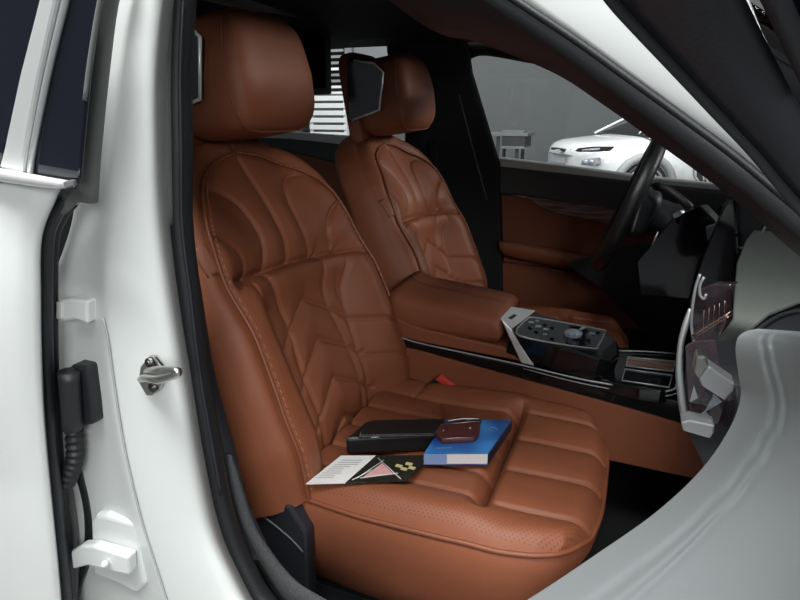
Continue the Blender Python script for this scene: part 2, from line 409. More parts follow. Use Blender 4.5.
# ================================================================== THINGS ON THE SEAT
ZC = .558
def plate(px, z, t, name, m, parent=None, **k):
    return prism(name, [at(a, b, z=z) for a, b in px], (0, 0, -t), m, parent, **k)
PAPER = mat('white_paper', (.72, .71, .70), .6, noise=.03, nscale=40)
PRINTG = mat('grey_print', (.38, .37, .37), .6, noise=.1)
DPRINT = mat('dark_print', (.018, .018, .014), .25, noise=.6, nscale=60)
PINK = mat('pink_print', (.62, .33, .33), .35, noise=.2, nscale=80)
GOLDP = mat('yellow_print', (.5, .42, .22), .35, noise=.3, nscale=80)
BLUE = mat('blue_cover', (.03, .12, .45), .25, coat=.3)
def bluegrad():
    m = BLUE; N = m.node_tree.nodes; L = m.node_tree.links
    tc = N.new('ShaderNodeTexCoord'); n = N.new('ShaderNodeTexNoise'); n.inputs['Scale'].default_value = 9; n.inputs['Detail'].default_value = 1
    r = N.new('ShaderNodeValToRGB'); e = r.color_ramp.elements
    e[0].position = .38; e[0].color = (.010, .03, .20, 1); e[1].position = .62; e[1].color = (.05, .24, .60, 1)
    L.new(tc.outputs['Object'], n.inputs['Vector']); L.new(n.outputs['Fac'], r.inputs[0]); L.new(r.outputs[0], N['Principled BSDF'].inputs['Base Color'])
bluegrad()
# leaflet
lz = ZC+.011
lf = thing('leaflet', 'white and black printed leaflet lying under the black wallet at the seat back', 'leaflet', tuple(at(350, 470, z=lz)-np.array((0, 0, .004))))
plate([(306, 483.5), (341, 455.5), (376, 455.5), (345.5, 482.5)], lz, .002, 'white_page', PAPER, lf)
plate([(345.5, 482.5), (376, 455.5), (430, 455), (407, 480.5)], lz+.0003, .002, 'dark_page', DPRINT, lf)
bm = bmesh.new()
A, B, C_, D_ = [np.array(p) for p in ((313, 479), (344, 458.5), (368, 458.5), (341, 479))]
for i in range(9):
    s = .06+i*.105; p = A+(B-A)*s; q = D_+(C_-D_)*s; q = p+(q-p)*random.uniform(.55, .95)
    n = (B-A)*.035
    prismbm(bm, [at(*p, z=lz+.0004), at(*q, z=lz+.0004), at(*(q+n), z=lz+.0004), at(*(p+n), z=lz+.0004)], (0, 0, .0002))
bmobj('text_lines', bm, PRINTG, lf, smooth=False)
plate([(363, 477), (382, 463), (394, 474)], lz+.0012, .0006, 'pink_picture', PINK, lf)
bm = bmesh.new()
for a, b in (((357, 478), (384, 460)), ((378, 458), (401, 479)), ((360, 478), (398, 473)), ((352, 480), (372, 470))):
    tubebm(bm, [at(*a, z=lz+.0012), at(*b, z=lz+.0012)], .0008, 4)
bmobj('picture_lines', bm, PAPER, lf)
bm = bmesh.new()
for a in ((399, 466), (404, 469), (409, 464), (412, 468)):
    p = at(*a, z=lz+.0006); boxbm(bm, p-np.array((.006, .004, 0)), p+np.array((.006, .004, .0006)))
bmobj('picture_spots', bm, GOLDP, lf, smooth=False)
# blue book
bz = ZC+.026
bk = thing('book', 'thick blue covered paperback book under the key and beside the wallet', 'book', tuple(at(470, 445, z=bz)-np.array((0, 0, .026))))
cov = [(424, 454), (446, 420), (511.5, 420.5), (488, 454)]
BP = [at(a, b, z=bz) for a, b in cov]
prism('front_cover', BP, (0, 0, .0012), BLUE, bk)
ins = [p+(sum(BP)/4-p)*.012 for p in BP]
prism('page_block', ins, (0, 0, -.021), PAPER, bk)
prism('back_cover', [p-np.array((0, 0, .0225)) for p in BP], (0, 0, .0012), BLUE, bk)
prism('spine', [BP[2], BP[3], BP[3]-np.array((0, 0, .022)), BP[2]-np.array((0, 0, .022))], tuple((BP[2]-BP[1])/np.linalg.norm(BP[2]-BP[1])*.0012), mat('dark_blue_spine', (.02, .025, .05), .3, noise=.2), bk)
PBL = mat('pale_blue_print', (.22, .32, .58), .5, noise=.1)
e = (BP[3]-BP[0])
prism('blue_edge_print', [BP[0]+np.array((0, -.0006, 0)), BP[0]+e*.36+np.array((0, -.0006, 0)), BP[0]+e*.36+np.array((0, -.0006, -.021)), BP[0]+np.array((0, -.0006, -.021))], (0, -.0006, 0), PBL, bk)
bm = bmesh.new()
cc = at(493, 429, z=bz+.0018)
tubebm(bm, [cc+np.array((math.cos(i*.3)*.008, math.sin(i*.3)*.006, 0)) for i in range(17)], .0005, 4)
bmobj('cover_emblem', bm, PBL, bk)
bm = bmesh.new()
for i in range(6):
    p = at(437+i*2.6, 448-i*.1, z=bz+.0018); tubebm(bm, [p, p+np.array((.003, 0.0, 0))], .0007, 4)
bmobj('cover_text_lines', bm, PBL, bk)
# black wallet / document folder
BLL = mat('black_leather', (.010, .010, .011), .38, bump=.3, bscale=600, kind='leather', noise=.1)
wz = ZC+.030
wl = thing('document_wallet', 'black leather document wallet with stitched flap lying across leaflet and book', 'wallet', tuple(at(390, 445, z=wz)-np.array((0, 0, .028))))
body = [(345, 438), (366, 420.5), (449, 419.5), (440, 434)]
WB = [at(a, b, z=wz) for a, b in body]
prism('body', WB, (0, 0, -.036), BLL, wl, bevel=.006, seg=3)
fl = [at(a, b, z=wz+.005) for a, b in [(358, 436), (360, 432), (372, 419.5), (446, 418.5), (440, 431.5), (434, 434.5)]]
prism('flap', fl, (0, 0, -.006), BLL, wl, bevel=.002)
STW = mat('grey_thread', (.2, .2, .2), .6, noise=.1)
bm = bmesh.new(); sp_ = [at(a, b, z=wz+.0058) for a, b in [(361.5, 432), (359.5, 435), (434, 433.4), (438.5, 431), (441, 428)]]
for p, q in zip(sp_[:-1], sp_[1:]):
    k = max(1, int(np.linalg.norm(q-p)/.006))
    for i in range(k): tubebm(bm, [p+(q-p)*(i/k), p+(q-p)*((i+.55)/k)], .0006, 4)
bmobj('flap_stitching', bm, STW, wl)
tube('clasp', [at(371, 437.5, z=wz+.003), at(379, 437, z=wz+.003)], .0014, CHRB, wl, n=0)
# keys
KBR = mat('burgundy_leather', (.085, .022, .022), .4, bump=.3, bscale=600, kind='leather', noise=.1)
kz = bz+.012
kf = thing('key_case', 'burgundy leather key case with rivet on top of the blue book', 'key case', tuple(at(456, 436, z=bz)))
KP = [at(a, b, z=kz) for a, b in [(435, 432), (441, 424.5), (474, 421.5), (480.5, 424), (478.5, 434), (474, 437.5), (442, 439)]]
prism('case', KP, (0, 0, -.011), KBR, kf, bevel=.003, seg=3)
tube('rivet', [at(470, 428, z=kz), at(470, 428, z=kz+.002)], .0022, CHRB, kf, n=0, seg=12)
tube('case_edge', [p*.97+sum(KP)/7*.03+np.array((0, 0, .0004)) for p in KP], .0007, COPPER, kf, n=0, closed=True)
tube('metal_plate', [at(443, 431, z=kz+.0006), at(446, 427, z=kz+.0006)], .001, COPPER, kf, n=0)
k2 = thing('car_key', 'flat black and silver car key lying behind the burgundy key case', 'key', tuple(at(460, 421, z=bz)))
prism('key_body', [at(a, b, z=kz) for a, b in [(443, 422.5), (450, 419), (466, 417.5), (481, 418), (481.5, 421), (466, 421.2), (450, 423)]], (0, 0, -.009), BLL, k2, bevel=.002)
tube('key_chrome', [at(448, 420.8, z=kz+.0006), at(464, 418.6, z=kz+.0006), at(479, 419, z=kz+.0006)], .0009, CHR, k2, n=2)
prism('key_button', [at(a, b, z=kz+.001) for a, b in [(467, 417.8), (472, 417.8), (471, 419.6), (466, 419.6)]], (0, 0, -.001), CHRB, k2)

# ================================================================== CAR BODY
cb = thing('car_shell', 'white painted body shell framing the open front doorway', 'car body', (.1, -.5, .1))
cb_rows = [(-80, 122, 158, 184), (0, 104, 140, 172), (75, 92, 130, 165), (150, 84, 124, 165), (225, 74, 112, 168), (300, 50, 107, 177), (375, 50, 112, 189), (450, 54, 124, 201), (525, 58, 142, 217), (575, 62, 158, 238), (615, 62, 172, 262), (660, 62, 200, 310), (720, 62, 240, 400)]
def interp_rows(rows, ys):
    R = np.array(rows, float); return np.stack([np.interp(ys, R[:, 0], R[:, k]) for k in range(1, R.shape[1])], 1)
def smrows(rows, n=7): return np.array(smoothpath([np.array(r, float) for r in rows], n))
RR = smrows(cb_rows); P = []
for py, l, cr, rt in RR:
    row = []
    deep = -.505+.0*py
    k = np.clip((py-190)/110, 0, 1)
    prof = [(l-4, -.44), (l, -.50), (l+(cr-l)*.25, -.503), (l+(cr-l)*.6, -.508), (cr-10, -.517-.004*(1-k)), (cr-4, -.526+.002*(1-k)-.002*k), (cr+3, -.528-.004*k), (cr+(rt-cr)*.35, -.530), (cr+(rt-cr)*.7, -.524), (rt-8, -.515), (rt-1, -.490), (rt+5, -.45)]
    for px, yy in prof: row.append(at(px, py, y=yy))
    P.append(row)
P = np.array(P)
pil = grid('center_pillar', P, WHITEF, cb, sub=1, solid=.004)
CREASEG = mat('grey_crease_shade', (.34, .35, .35), .5, noise=.05)
tube('crease_line', [at(a, b, y=-.5320) for a, b in [(103, 318), (108, 340), (113, 375), (119, 415), (125, 450), (134, 490), (143, 525), (158, 572), (172, 612), (198, 655)]], .0013, CREASEG, cb, n=4, seg=6)  # shade of the pillar crease put in as a thin grey line
sealp = [(186, -100), (181, 0), (178, 75), (179, 150), (180, 225), (189, 300), (198, 375), (211, 450), (219, 495), (232, 540), (247, 573), (265, 603), (305, 640), (400, 690), (560, 720)]
SLP = smoothpath([at(a, b, y=-.455) for a, b in sealp], 6)
# over the roof edge and down the windscreen pillar
APX = [(380, -60), (440, -12), (500, 22), (560, 62), (620, 103), (680, 147), (740, 194), (800, 240), (880, 302)]
tube('door_seal', SLP, .0150, RUB, cb, n=0, seg=12)
tube('seal_lip', smoothpath([at(a, b, y=-.47) for a, b in [(172, -100), (168, 0), (165.5, 75), (166.5, 150), (168, 225)]], 6), .0065, RUBG, cb, n=0)
tube('seal_highlight', smoothpath([at(a+2, b, y=-.474) for a, b in sealp[1:9]], 5), .0022, NAVY, cb, n=0)
# carpet covered inner sill lip
fe = smrows([(455, 227, 232), (474, 228, 238), (519, 239, 252), (549, 254, 269), (579, 272, 294), (600, 287, 327), (640, 330, 400)], 6)
grid('sill_carpet', [[at(a-6, b, y=-.40), at(a, b, y=-.425), at((a+c)/2, b, y=-.428), at(c, b, y=-.42), at(c+4, b+3, y=-.38)] for b, a, c in fe], CARP, cb, solid=.004)
# black inner trim of the pillar between seal and seat
it = smrows([(-80, 182, 198), (0, 182, 191), (75, 180, 188), (150, 181, 188), (225, 184, 192), (300, 192, 203), (375, 202, 216), (450, 214, 236), (500, 225, 248), (560, 240, 275)], 6)
grid('pillar_trim', [[at(a, b, y=-.43), at((a+c)/2, b, y=-.425), at(c-1, b, y=-.41), at(c, b, y=-.37), at(c-8, b, y=-.30)] for b, a, c in it], NAVY, cb, solid=.004)
# dark sheet put in for the shade of the gap behind the pillar
pxprism('door_gap_shade', [(20, 150), (100, 150), (72, 215), (60, 300), (66, 420), (84, 520), (90, 640), (20, 640)], (0, .02, 0), RUB, cb, y=-.435)
# door striker
def loc_plane(px, py, y): return at(px, py, y=y)
sp = pxprism('striker_plate', [(138, 382), (140, 367), (149, 356), (153, 357), (161, 367), (163, 377), (158, 391), (152, 396), (146, 396)], (0, .006, 0), STEEL, cb, y=-.536, bevel=.0015)
for a, b in ((148.5, 363), (152, 388)):
    p = at(a, b, y=-.540)
    bm = bmesh.new(); tubebm(bm, [p, p+np.array((0, .008, 0))], .0055, 14); tubebm(bm, [p-np.array((0, .0012, 0)), p+np.array((0, .004, 0))], .003, 6)
    bmobj('bolt', bm, mat('dark_steel', (.12, .12, .115), .35, metal=1, noise=.1) if 'dark_steel' not in MATS else MATS['dark_steel'], sp)
tube('striker_loop', [at(141, 379, y=-.537), at(146, 378, y=-.556), at(158, 379.5, y=-.585), at(176, 374, y=-.588), at(176, 371, y=-.588), at(160, 370, y=-.575), at(150, 371, y=-.545), at(147, 372, y=-.536)], .0042, STEEL, sp, n=5)
# windscreen pillar : black trim, seal, painted flange
def strip(name, A, B, ya, yb, m, th, extra=None, **k):
    a = smoothpath([np.array(p, float) for p in A], 6); b = smoothpath([np.array(p, float) for p in B], 6)
    rows = []
    for p, q in zip(a, b):
        pts = []
        for t in np.linspace(0, 1, 7):
            x = p+(q-p)*t; y = ya+(yb-ya)*t-(.018*math.sin(math.pi*t) if extra else 0)
            pts.append(at(x[0], x[1], y=y))
        rows.append(pts)
    return grid(name, rows, m, cb, solid=th, **k)
in_lo = [(330, -30), (430, 22), (480, 55), (552, 63), (600, 95), (660, 140), (720, 186), (765, 222), (800, 252), (860, 300)]
in_mid = [(-143, -45), (137, -92), (322, -104), (440, -35), (500, 4), (555, 40), (610, 80), (668, 124), (725, 168), (766, 200), (806, 233), (870, 285)]
up_hi = [(-166, -66), (119, -121), (310, -138), (385, -100), (470, -33), (522, 2), (568, 32), (616, 66), (672, 106), (728, 147), (769, 181), (812, 218), (880, 275)]
strip('pillar_cover', [(-71, -31), (196, -66), (330, -40), (430, 26), (480, 40), (555, 70), (605, 102), (660, 141), (722, 186), (765, 222), (802, 254), (860, 300)], in_mid, -.33, -.42, NAVY, .003, True)
tube('pillar_seal', [at(a, b, y=-.43) for a, b in [((p[0]*.6+q[0]*.4), (p[1]*.6+q[1]*.4)) for p, q in zip(in_mid, up_hi)]], .0125, RUB, cb, seg=10)
tube('pillar_seal_lip', [at(a, b, y=-.442) for a, b in [((p[0]*.15+q[0]*.85), (p[1]*.15+q[1]*.85)) for p, q in zip(in_mid, up_hi)]], .0030, RUB, cb, seg=8)
strip('windscreen_pillar', up_hi, [(-189, -118), (102, -192), (300, -215), (480, -165), (625, -30), (665, 30), (700, 75), (735, 115), (770, 155), (795, 182), (830, 215), (890, 270)], -.440, -.450, WHITEF, .006, None)
# roof lining, far pillars, floor, firewall (dark cabin)
CY0, CY1 = -.36, 1.10
rl = [[(x, y, 1.40+.05*(1-((y-.36)/.75)**2)-.10*max(0, (x-.25)/.5)**2-.06*max(0, (-x-.6)/.8)**2) for y in np.linspace(-.40, 1.12, 14)] for x in np.linspace(-1.6, .55, 18)]
grid('roof_lining', rl, BLKT, cb, solid=-.03)
# roof outer skin, white
rl2 = [[(x, y, 1.455+.05*(1-((y-.36)/.80)**2)-.10*max(0, (x-.25)/.5)**2-.06*max(0, (-x-.6)/.8)**2) for y in np.linspace(-.42, 1.14, 14)] for x in np.linspace(-1.6, .58, 18)]
grid('roof_skin', rl2, WHITE, cb, solid=-.004)
box('cabin_floor', (-1.5, -.42, .16), (1.6, 1.22, .22), CARPD, cb, 0)
box('firewall', (1.35, -.42, .20), (1.40, 1.22, .90), BLK, cb, 0)
box('rear_bulkhead', (-1.55, -.42, .20), (-1.50, 1.22, 1.05), BLKT, cb, 0)
box('sill_panel', (-.4, -.56, .10), (1.4, -.43, .30), WHITEF, cb, .02)
box('far_sill', (-1.4, 1.20, .18), (1.5, 1.24, .45), BLK, cb, .01)
for y0 in (-.30, .40): box('visor_light_block', (.50, y0, 1.340), (.72, y0+.50, 1.356), BLKT, cb, .005)  # unseen visors, added to block light reaching the far door
# far centre pillar
pxprism('far_pillar', [(384, 10), (464, 30), (470, 72), (498, 165), (503, 300), (434, 300), (404, 170), (404, 125), (386, 52)], (0, .05, 0), BLKT, cb, y=1.17, bevel=.01)
tube('belt_webbing', [at(432, 140, y=1.12), at(437, 200, y=1.12), at(447, 290, y=1.12)], .018, BLKT, cb, flat=.12, n=3)
tube('trim_seam', [at(459, 95, y=1.165), at(476, 160, y=1.165), at(487, 200, y=1.165)], .0025, RUBG, cb)
pxprism('far_roof_rail', [(270, -40), (462, 30), (470, 55), (488, 52), (522, 57), (552, 65), (590, 88), (637, 115), (700, 163), (720, 180), (800, 240), (860, 270), (840, 180), (600, -40)], (0, .06, 0), BLKT, cb, y=1.20, bevel=.008)
# round grey knob by the grab handle, upper left of the roof
tube('roof_knob', [at(333, 9, y=.9), at(333, 8, y=.93)], .013, RUBG, cb, n=0, seg=18)
tube('grab_handle', [at(338, 10, y=.95), at(352, -6, y=.95), at(362, -4, y=.95), at(356, 6, y=.95), at(342, 26, y=.95), at(331, 40, y=.95)], .003, RUBG, cb, n=4)

# ================================================================== REAR DOOR (closed, left)
rd = thing('rear_door', 'white rear side door with chrome window sill at the left edge', 'car door', tuple(at(0, 500, y=-.585)*np.array((1, 1, 0))+np.array((0, 0, .25))))
edge = smrows([(186, 62), (200, 56), (238, 42), (300, 41), (360, 42), (420, 45), (480, 50), (560, 58), (620, 63), (720, 70)], 6)
rows = []
for py, ex in edge:
    row = [at(ex+1, py, y=-.535), at(ex, py, y=-.568), at(ex-2, py, y=-.578)]
    for f in (.15, .35, .6, 1): row.append(at(ex-2+f*(-260-ex), py-f*(18 if py < 240 else 0), y=-.583-.02*f-.012*math.sin(min(1, (py-186)/300)*math.pi)))
    rows.append(row)
grid('door_skin', rows, WHITE, rd, sub=1, solid=.004)
# rubber seal strips along the leading edge
s1 = [(66, 200), (55, 215), (47, 240), (46, 300), (47, 360), (50, 420), (55, 480), (63, 560), (69, 640)]
tube('edge_seal', [at(a, b, y=-.545) for a, b in s1], .0075, NAVY, rd, n=5, seg=10)
tube('inner_seal', [at(a+6.5, b+2, y=-.530) for a, b in s1], .0062, RUB, rd, n=5, seg=10)
tube('flange_strip', [at(a, b, y=-.53) for a, b in [(80, 200), (68, 207), (60, 222), (55.5, 240), (54, 262)]], .0030, WHITEF, rd, n=5)
pxprism('corner_seal', [(64, 197), (72, 188), (83, 190), (86, 202), (70, 204), (58, 216)], (0, .012, 0), RUBG, rd, y=-.55, bevel=.003)
# chrome sill moulding
mrow = []
for s in np.linspace(0, 1, 12):
    x = -120+s*(75+120); top = 150+(s*195+0)/195*32; top = np.interp(x, [-120, 0, 75], [140, 168, 181.5]); bot = np.interp(x, [-120, 0, 64, 75], [158, 182, 190.5, 187])
    x2 = x if s < 1 else x
    ring = []
    for k in range(12):
        a = 2*math.pi*k/12; cy = (top+bot)/2; hy = (bot-top)/2*.98
        f = lambda w: math.copysign(abs(w)**.5, w)
        ring.append(at(x+2.5*math.sin(a)*0, cy-hy*f(math.sin(a)), y=-.592+.010*f(math.cos(a))))
    mrow.append(ring)
loft('chrome_moulding', mrow, CHR, rd)
pxprism('moulding_end', [(62.5, 181.5), (72.5, 179.5), (73.5, 186), (64, 189.5)], (0, .004, 0), RUBG, rd, y=-.606, bevel=.001)
# window frame: grey strip, thin strips, gloss pillar panel, glass
pxprism('window_frame', [(48, -40), (66, -40), (56, 0), (39, 75), (25, 150), (22, 174), (-2, 168), (3, 150), (19, 75), (38, 0)], (0, .02, 0), mat('satin_aluminium', (.45, .46, .46), .45, metal=.3, noise=.03), rd, y=-.585, bevel=.003)
pxprism('frame_gap', [(66, -40), (78, -40), (66, 0), (48, 75), (33, 150), (30, 178), (20, 176), (25, 150), (39, 75), (55, 0)], (0, .012, 0), RUB, rd, y=-.574)
tube('bright_strip', [at(a, b, y=-.580) for a, b in [(76, -40), (66, 0), (48, 75), (33, 150), (30, 176)]], .0030, CHRB, rd, n=5)
pxprism('pillar_panel', [(78, -40), (110, -40), (99, 0), (89, 75), (82, 150), (79, 180), (31, 178), (34, 150), (49, 75), (67, 0)], (0, .004, 0), GLASSD, rd, y=-.578, bevel=.002)
tube('panel_edge', [at(a, b, y=-.578) for a, b in [(110, -40), (100, 0), (90, 60), (85, 100)]], .0020, RUBG, rd, n=4)
tube('frame_seal', [at(a, b, y=-.54) for a, b in [(118, -40), (106, 0), (97, 75), (90, 150), (87, 200)]], .0105, RUBG, rd, n=4, seg=10)
pxprism('window_glass', [(-140, -60), (60, -60), (40, 0), (20, 75), (3, 150), (0, 168), (-140, 148)], (0, .006, 0), GLASSD, rd, y=-.572)
# hinges and wiring boot
up_h = pxprism('upper_hinge', [(55, 301), (69, 298.5), (87, 301), (87.5, 324), (75, 320), (60, 322), (55, 319)], (0, .04, 0), WHITEF, rd, y=-.528, bevel=.003)
prism('hinge_pin', [at(56, 302, y=-.531), at(61, 302, y=-.531), at(61, 319, y=-.531), at(56, 319, y=-.531)], (0, .004, 0), WHITEF, up_h, bevel=.001)
hb = pxprism('hinge_mount', [(90, 522), (95, 515), (104, 515), (138, 524), (143, 532), (143, 560), (146, 585), (135, 594), (118, 585), (92, 575)], (0, .02, 0), WHITEF, rd, y=-.522, bevel=.008, seg=3)
lo_h = pxprism('lower_hinge', [(70, 552), (80, 546), (92, 546), (128, 557), (129, 576), (110, 572), (88, 566), (72, 570)], (0, .016, 0), WHITEF, rd, y=-.538, bevel=.004, seg=3)
tube('hinge_bolt', [at(105, 564, y=-.545), at(105, 564, y=-.53)], .0045, WHITEF, lo_h, n=0, seg=12)
wb = pxprism('wiring_connector', [(62, 375), (70, 366), (87, 367), (92, 400), (94, 424), (84, 427), (66, 430), (61, 410)], (0, .03, 0), BLK, rd, y=-.530, bevel=.004, seg=2)
tube('connector_plug', [at(69, 372, y=-.540), at(71, 400, y=-.540), at(73, 428, y=-.540)], .012, BLK, wb, n=4, seg=14)
bp = smoothpath([at(a, b, y=-.528) for a, b in [(74, 430), (75, 445), (75, 458), (72, 470), (67, 482)]], 12)
tube('wiring_boot', bp, [.0095+.0020*math.cos(i*math.pi*2/6.0) for i in range(len(bp))], RUB, rd, n=0, seg=14)
tube('check_strap', [at(a, b, y=-.505) for a, b in [(78, 470), (86, 500), (89, 530), (86, 560), (76, 592), (70, 640)]], .008, RUB, rd, n=4, flat=.4)
tube('cable', [at(a, b, y=-.512) for a, b in [(66, 484), (72, 520), (75, 560), (73, 600), (70, 640)]], .006, RUBG, rd, n=4)

# ================================================================== FRONT DOOR (open, lower right)
fd = thing('front_door', 'open front door with grey leather panel filling the lower right corner', 'car door', (.84, -.6, .4))
ed = [(745, 331, 900, 345), (737, 338, 905, 362), (735, 352, 908, 385), (738, 375, 912, 415), (740, 398, 915, 455), (728, 430, 915, 500), (700, 470, 915, 550), (655, 512, 910, 610), (598, 552, 905, 680), (522, 602, 890, 760), (430, 655, 820, 850), (330, 710, 720, 930)]
ED = smrows(ed, 6)
nr = len(ED); nc = 46; P = []
for i, (ax, ay, bx, by) in enumerate(ED):
    u = i/(nr-1); row = []
    ye = -.575-.05*u
    s0 = np.interp(ay, [331, 345, 375, 400, 440, 500, 560, 700], [.13, .165, .19, .20, .17, .14, .13, .12])
    row.append(at(ax+14, ay+5, y=ye+.07)); row.append(at(ax+4, ay+1.5, y=ye+.02))
    for k in range(nc):
        s = (k/(nc-1))**1.4
        yy = ye-.16*s-.018*math.sin(min(1, s*6)*math.pi/2)
        yy += .0050*math.exp(-((s-s0)/.010)**2)-.002*math.exp(-((s-s0-.035)/.016)**2)+.0035*math.exp(-((s-s0-.06)/.010)**2)
        row.append(at(ax+(bx-ax)*s, ay+(by-ay)*s, y=yy))
    P.append(row)
P = np.array(P)
top = P[:1]+np.array([.012, .004, .004]); top2 = P[:1]+np.array([.05, .004, -.004]); top3 = P[:1]+np.array([.06, .004, -.10])
P = np.concatenate([top3, top2, top, P])
grid('door_panel', P, GREYL, fd, sub=1)
# window frame of the open door: rubber strip, dark trim, corner of glass
def fp(px, py): # the frame leans back over the opening: nearer the cabin as it rises
    return at(px, py, y=-.62-.10*max(0, (200-py))/200)
fr = [fp(*p) for p in [(592, -30), (614, 0), (637, 26), (678, 70), (717, 112), (756, 154), (800, 208), (850, 262)]]
tube('frame_strip', fr, .0034, RUB, fd, n=5, seg=10, flat=.6)
fa = smoothpath([np.array(p, float) for p in [(596, -30), (617, 0), (680, 70), (758, 154), (804, 210)]], 5); fb = smoothpath([np.array(p, float) for p in [(728, -30), (745, 0), (776, 60), (806, 116), (860, 190)]], 5)
grid('frame_trim', [[fp(*(p+(q-p)*t))+np.array((0, -.006*math.sin(math.pi*t), 0)) for t in np.linspace(0, 1, 7)] for p, q in zip(fa, fb)], NAVY, fd, solid=-.01)
prism('door_glass', [fp(*p)+np.array((.01, .01, 0)) for p in [(716, -40), (734, 0), (766, 60), (794, 112), (850, 190), (900, 230), (1000, 200), (1000, -40)]], (.004, .004, 0), GLASSD, fd)
tube('frame_line', [fp(*p)+np.array((-.002, -.004, 0)) for p in [(765, -30), (780, 0), (815, 80)]], .004, BLK, fd, n=3)

# ================================================================== FAR DOOR
dd = thing('driver_door', 'closed driver door with wood strip and brown armrest beyond the steering wheel', 'car door', (.6, 1.24, .3))
Y1 = 1.20
pxprism('upper_panel', [(494, 166), (640, 182), (760, 195), (800, 205), (800, 250), (640, 222), (560, 203), (520, 196), (497, 195)], (0, .06, 0), DOORL, dd, y=Y1, bevel=.012, seg=3)
pxprism('window_sill', [(497, 158.5), (560, 166), (640, 177), (740, 188), (740, 192), (640, 184), (560, 174), (496, 167)], (0, .09, .0), WHITE, dd, y=Y1+.012, bevel=.004)
pxprism('lower_panel', [(496, 194), (560, 203), (640, 220), (720, 240), (720, 330), (500, 330)], (0, .05, 0), LEB, dd, y=Y1+.012)
pxprism('wood_strip', [(526, 197), (545, 199), (600, 207), (626, 212), (622, 226), (600, 223), (560, 215), (540, 208)], (0, .02, 0), WOOD, dd, y=Y1-.004, bevel=.004)
ar = []
for px, tp, bt in [(499, 240, 250), (504, 239.5, 256), (520, 242, 260), (550, 248, 266), (580, 254.5, 271), (610, 261, 275.5), (630, 265, 276), (637, 269, 274)]:
    ring = []
    for k in range(14):
        a = 2*math.pi*k/14; f = lambda w: math.copysign(abs(w)**.6, w)
        ring.append(at(px, (tp+bt)/2-(bt-tp)/2*f(math.sin(a)), y=Y1-.03-.05*f(math.cos(a))))
    ar.append(ring)
loft('armrest', ar, LEB, dd)
pxprism('door_pocket', [(500, 262), (640, 281), (690, 330), (500, 330)], (0, .04, 0), LEB, dd, y=Y1-.015, bevel=.004)
tube('armrest_seam', [at(502, 261, y=Y1-.03), at(560, 272, y=Y1-.03), at(632, 283, y=Y1-.03)], .002, PIPE, dd)
tube('window_frame', [at(a, b, y=1.235) for a, b in [(498, 164), (490, 138), (478, 102), (467.5, 70), (467, 62), (472, 56), (486, 53.5), (520, 59), (556, 68), (600, 97), (660, 141)]], .008, BLK, dd, n=5)
tube('frame_highlight', [at(a, b, y=1.225) for a, b in [(497.5, 160), (487, 128), (477, 98), (468.5, 70), (470, 60), (480, 55), (500, 56), (530, 62), (548, 66)]], .0016, RUBG, dd, n=5)
# door glass, clear
GL = bpy.data.materials.new('clear_glass'); GL.use_nodes = True; n_ = GL.node_tree.nodes; l_ = GL.node_tree.links
n_.remove(n_['Principled BSDF']); tr = n_.new('ShaderNodeBsdfTransparent'); gs = n_.new('ShaderNodeBsdfGlossy'); gs.inputs['Roughness'].default_value = .02
tr.inputs[0].default_value = (.95, .96, .96, 1); fx = n_.new('ShaderNodeFresnel'); mx = n_.new('ShaderNodeMixShader'); l_.new(fx.outputs[0], mx.inputs[0]); l_.new(tr.outputs[0], mx.inputs[1]); l_.new(gs.outputs[0], mx.inputs[2])
l_.new(mx.outputs[0], n_['Material Output'].inputs['Surface'])
pxprism('window_glass', [(497, 170), (465, 70), (468, 52), (488, 50), (556, 64), (640, 118), (760, 205), (760, 215)], (0, .004, 0), GL, dd, y=1.262)

grid('windscreen', [[(.57+.80*u-.10*u*(1-u)+.10*(1-((y-.36)/.75)**2), y, 1.40-.48*u) for y in np.linspace(-.34, 1.06, 12)] for u in np.linspace(0, 1, 10)], GL, cb, solid=.004)
# far rear door behind the seats
rr = thing('far_rear_door', 'rear door on the driver side glimpsed between the two headrests', 'car door', (-.5, 1.24, .3))
pxprism('window_sill', [(230, 128), (300, 133), (345, 136), (420, 142), (420, 149), (345, 145), (290, 139), (230, 137)], (0, .06, 0), WHITE, rr, y=1.20, bevel=.003)
pxprism('upper_panel', [(230, 137), (290, 139), (345, 145), (420, 150), (420, 172), (345, 165), (290, 152), (230, 148)], (0, .06, 0), DOORL, rr, y=1.19, bevel=.006)
pxprism('lower_panel', [(230, 148), (290, 152), (345, 165), (430, 172), (430, 320), (230, 320)], (0, .05, 0), LEB, rr, y=1.195)
pxprism('window_glass', [(200, 30), (430, 30), (430, 140), (200, 130)], (0, .004, 0), GL, rr, y=1.255)

# theatre screen folded down behind the seats
ts = thing('rear_screen', 'large dark rear entertainment screen hanging from the roof behind the passenger headrest', 'screen', (-.45, .2, 1.35))
XS = -.28
pxprism('screen_panel', [(150, -20), (196, -20), (250, -8), (326, 22), (331, 26), (332, 94), (320, 95), (150, 95)], (-.02, 0, 0), BLK, ts, x=XS, bevel=.004)
pxprism('screen_face', [(150, 12), (240, 14), (316, 32), (324, 38), (325, 88), (150, 88)], (.003, 0, 0), SCRN, ts, x=XS)
pxprism('screen_top', [(150, -30), (200, -26), (262, -6), (327, 14), (328, 23), (300, 17), (240, 8), (196, -2), (150, -6)], (-.03, 0, 0), mat('grey_headliner', (.20, .205, .21), .8, bump=.3, bscale=300), ts, x=XS+.01, bevel=.004)

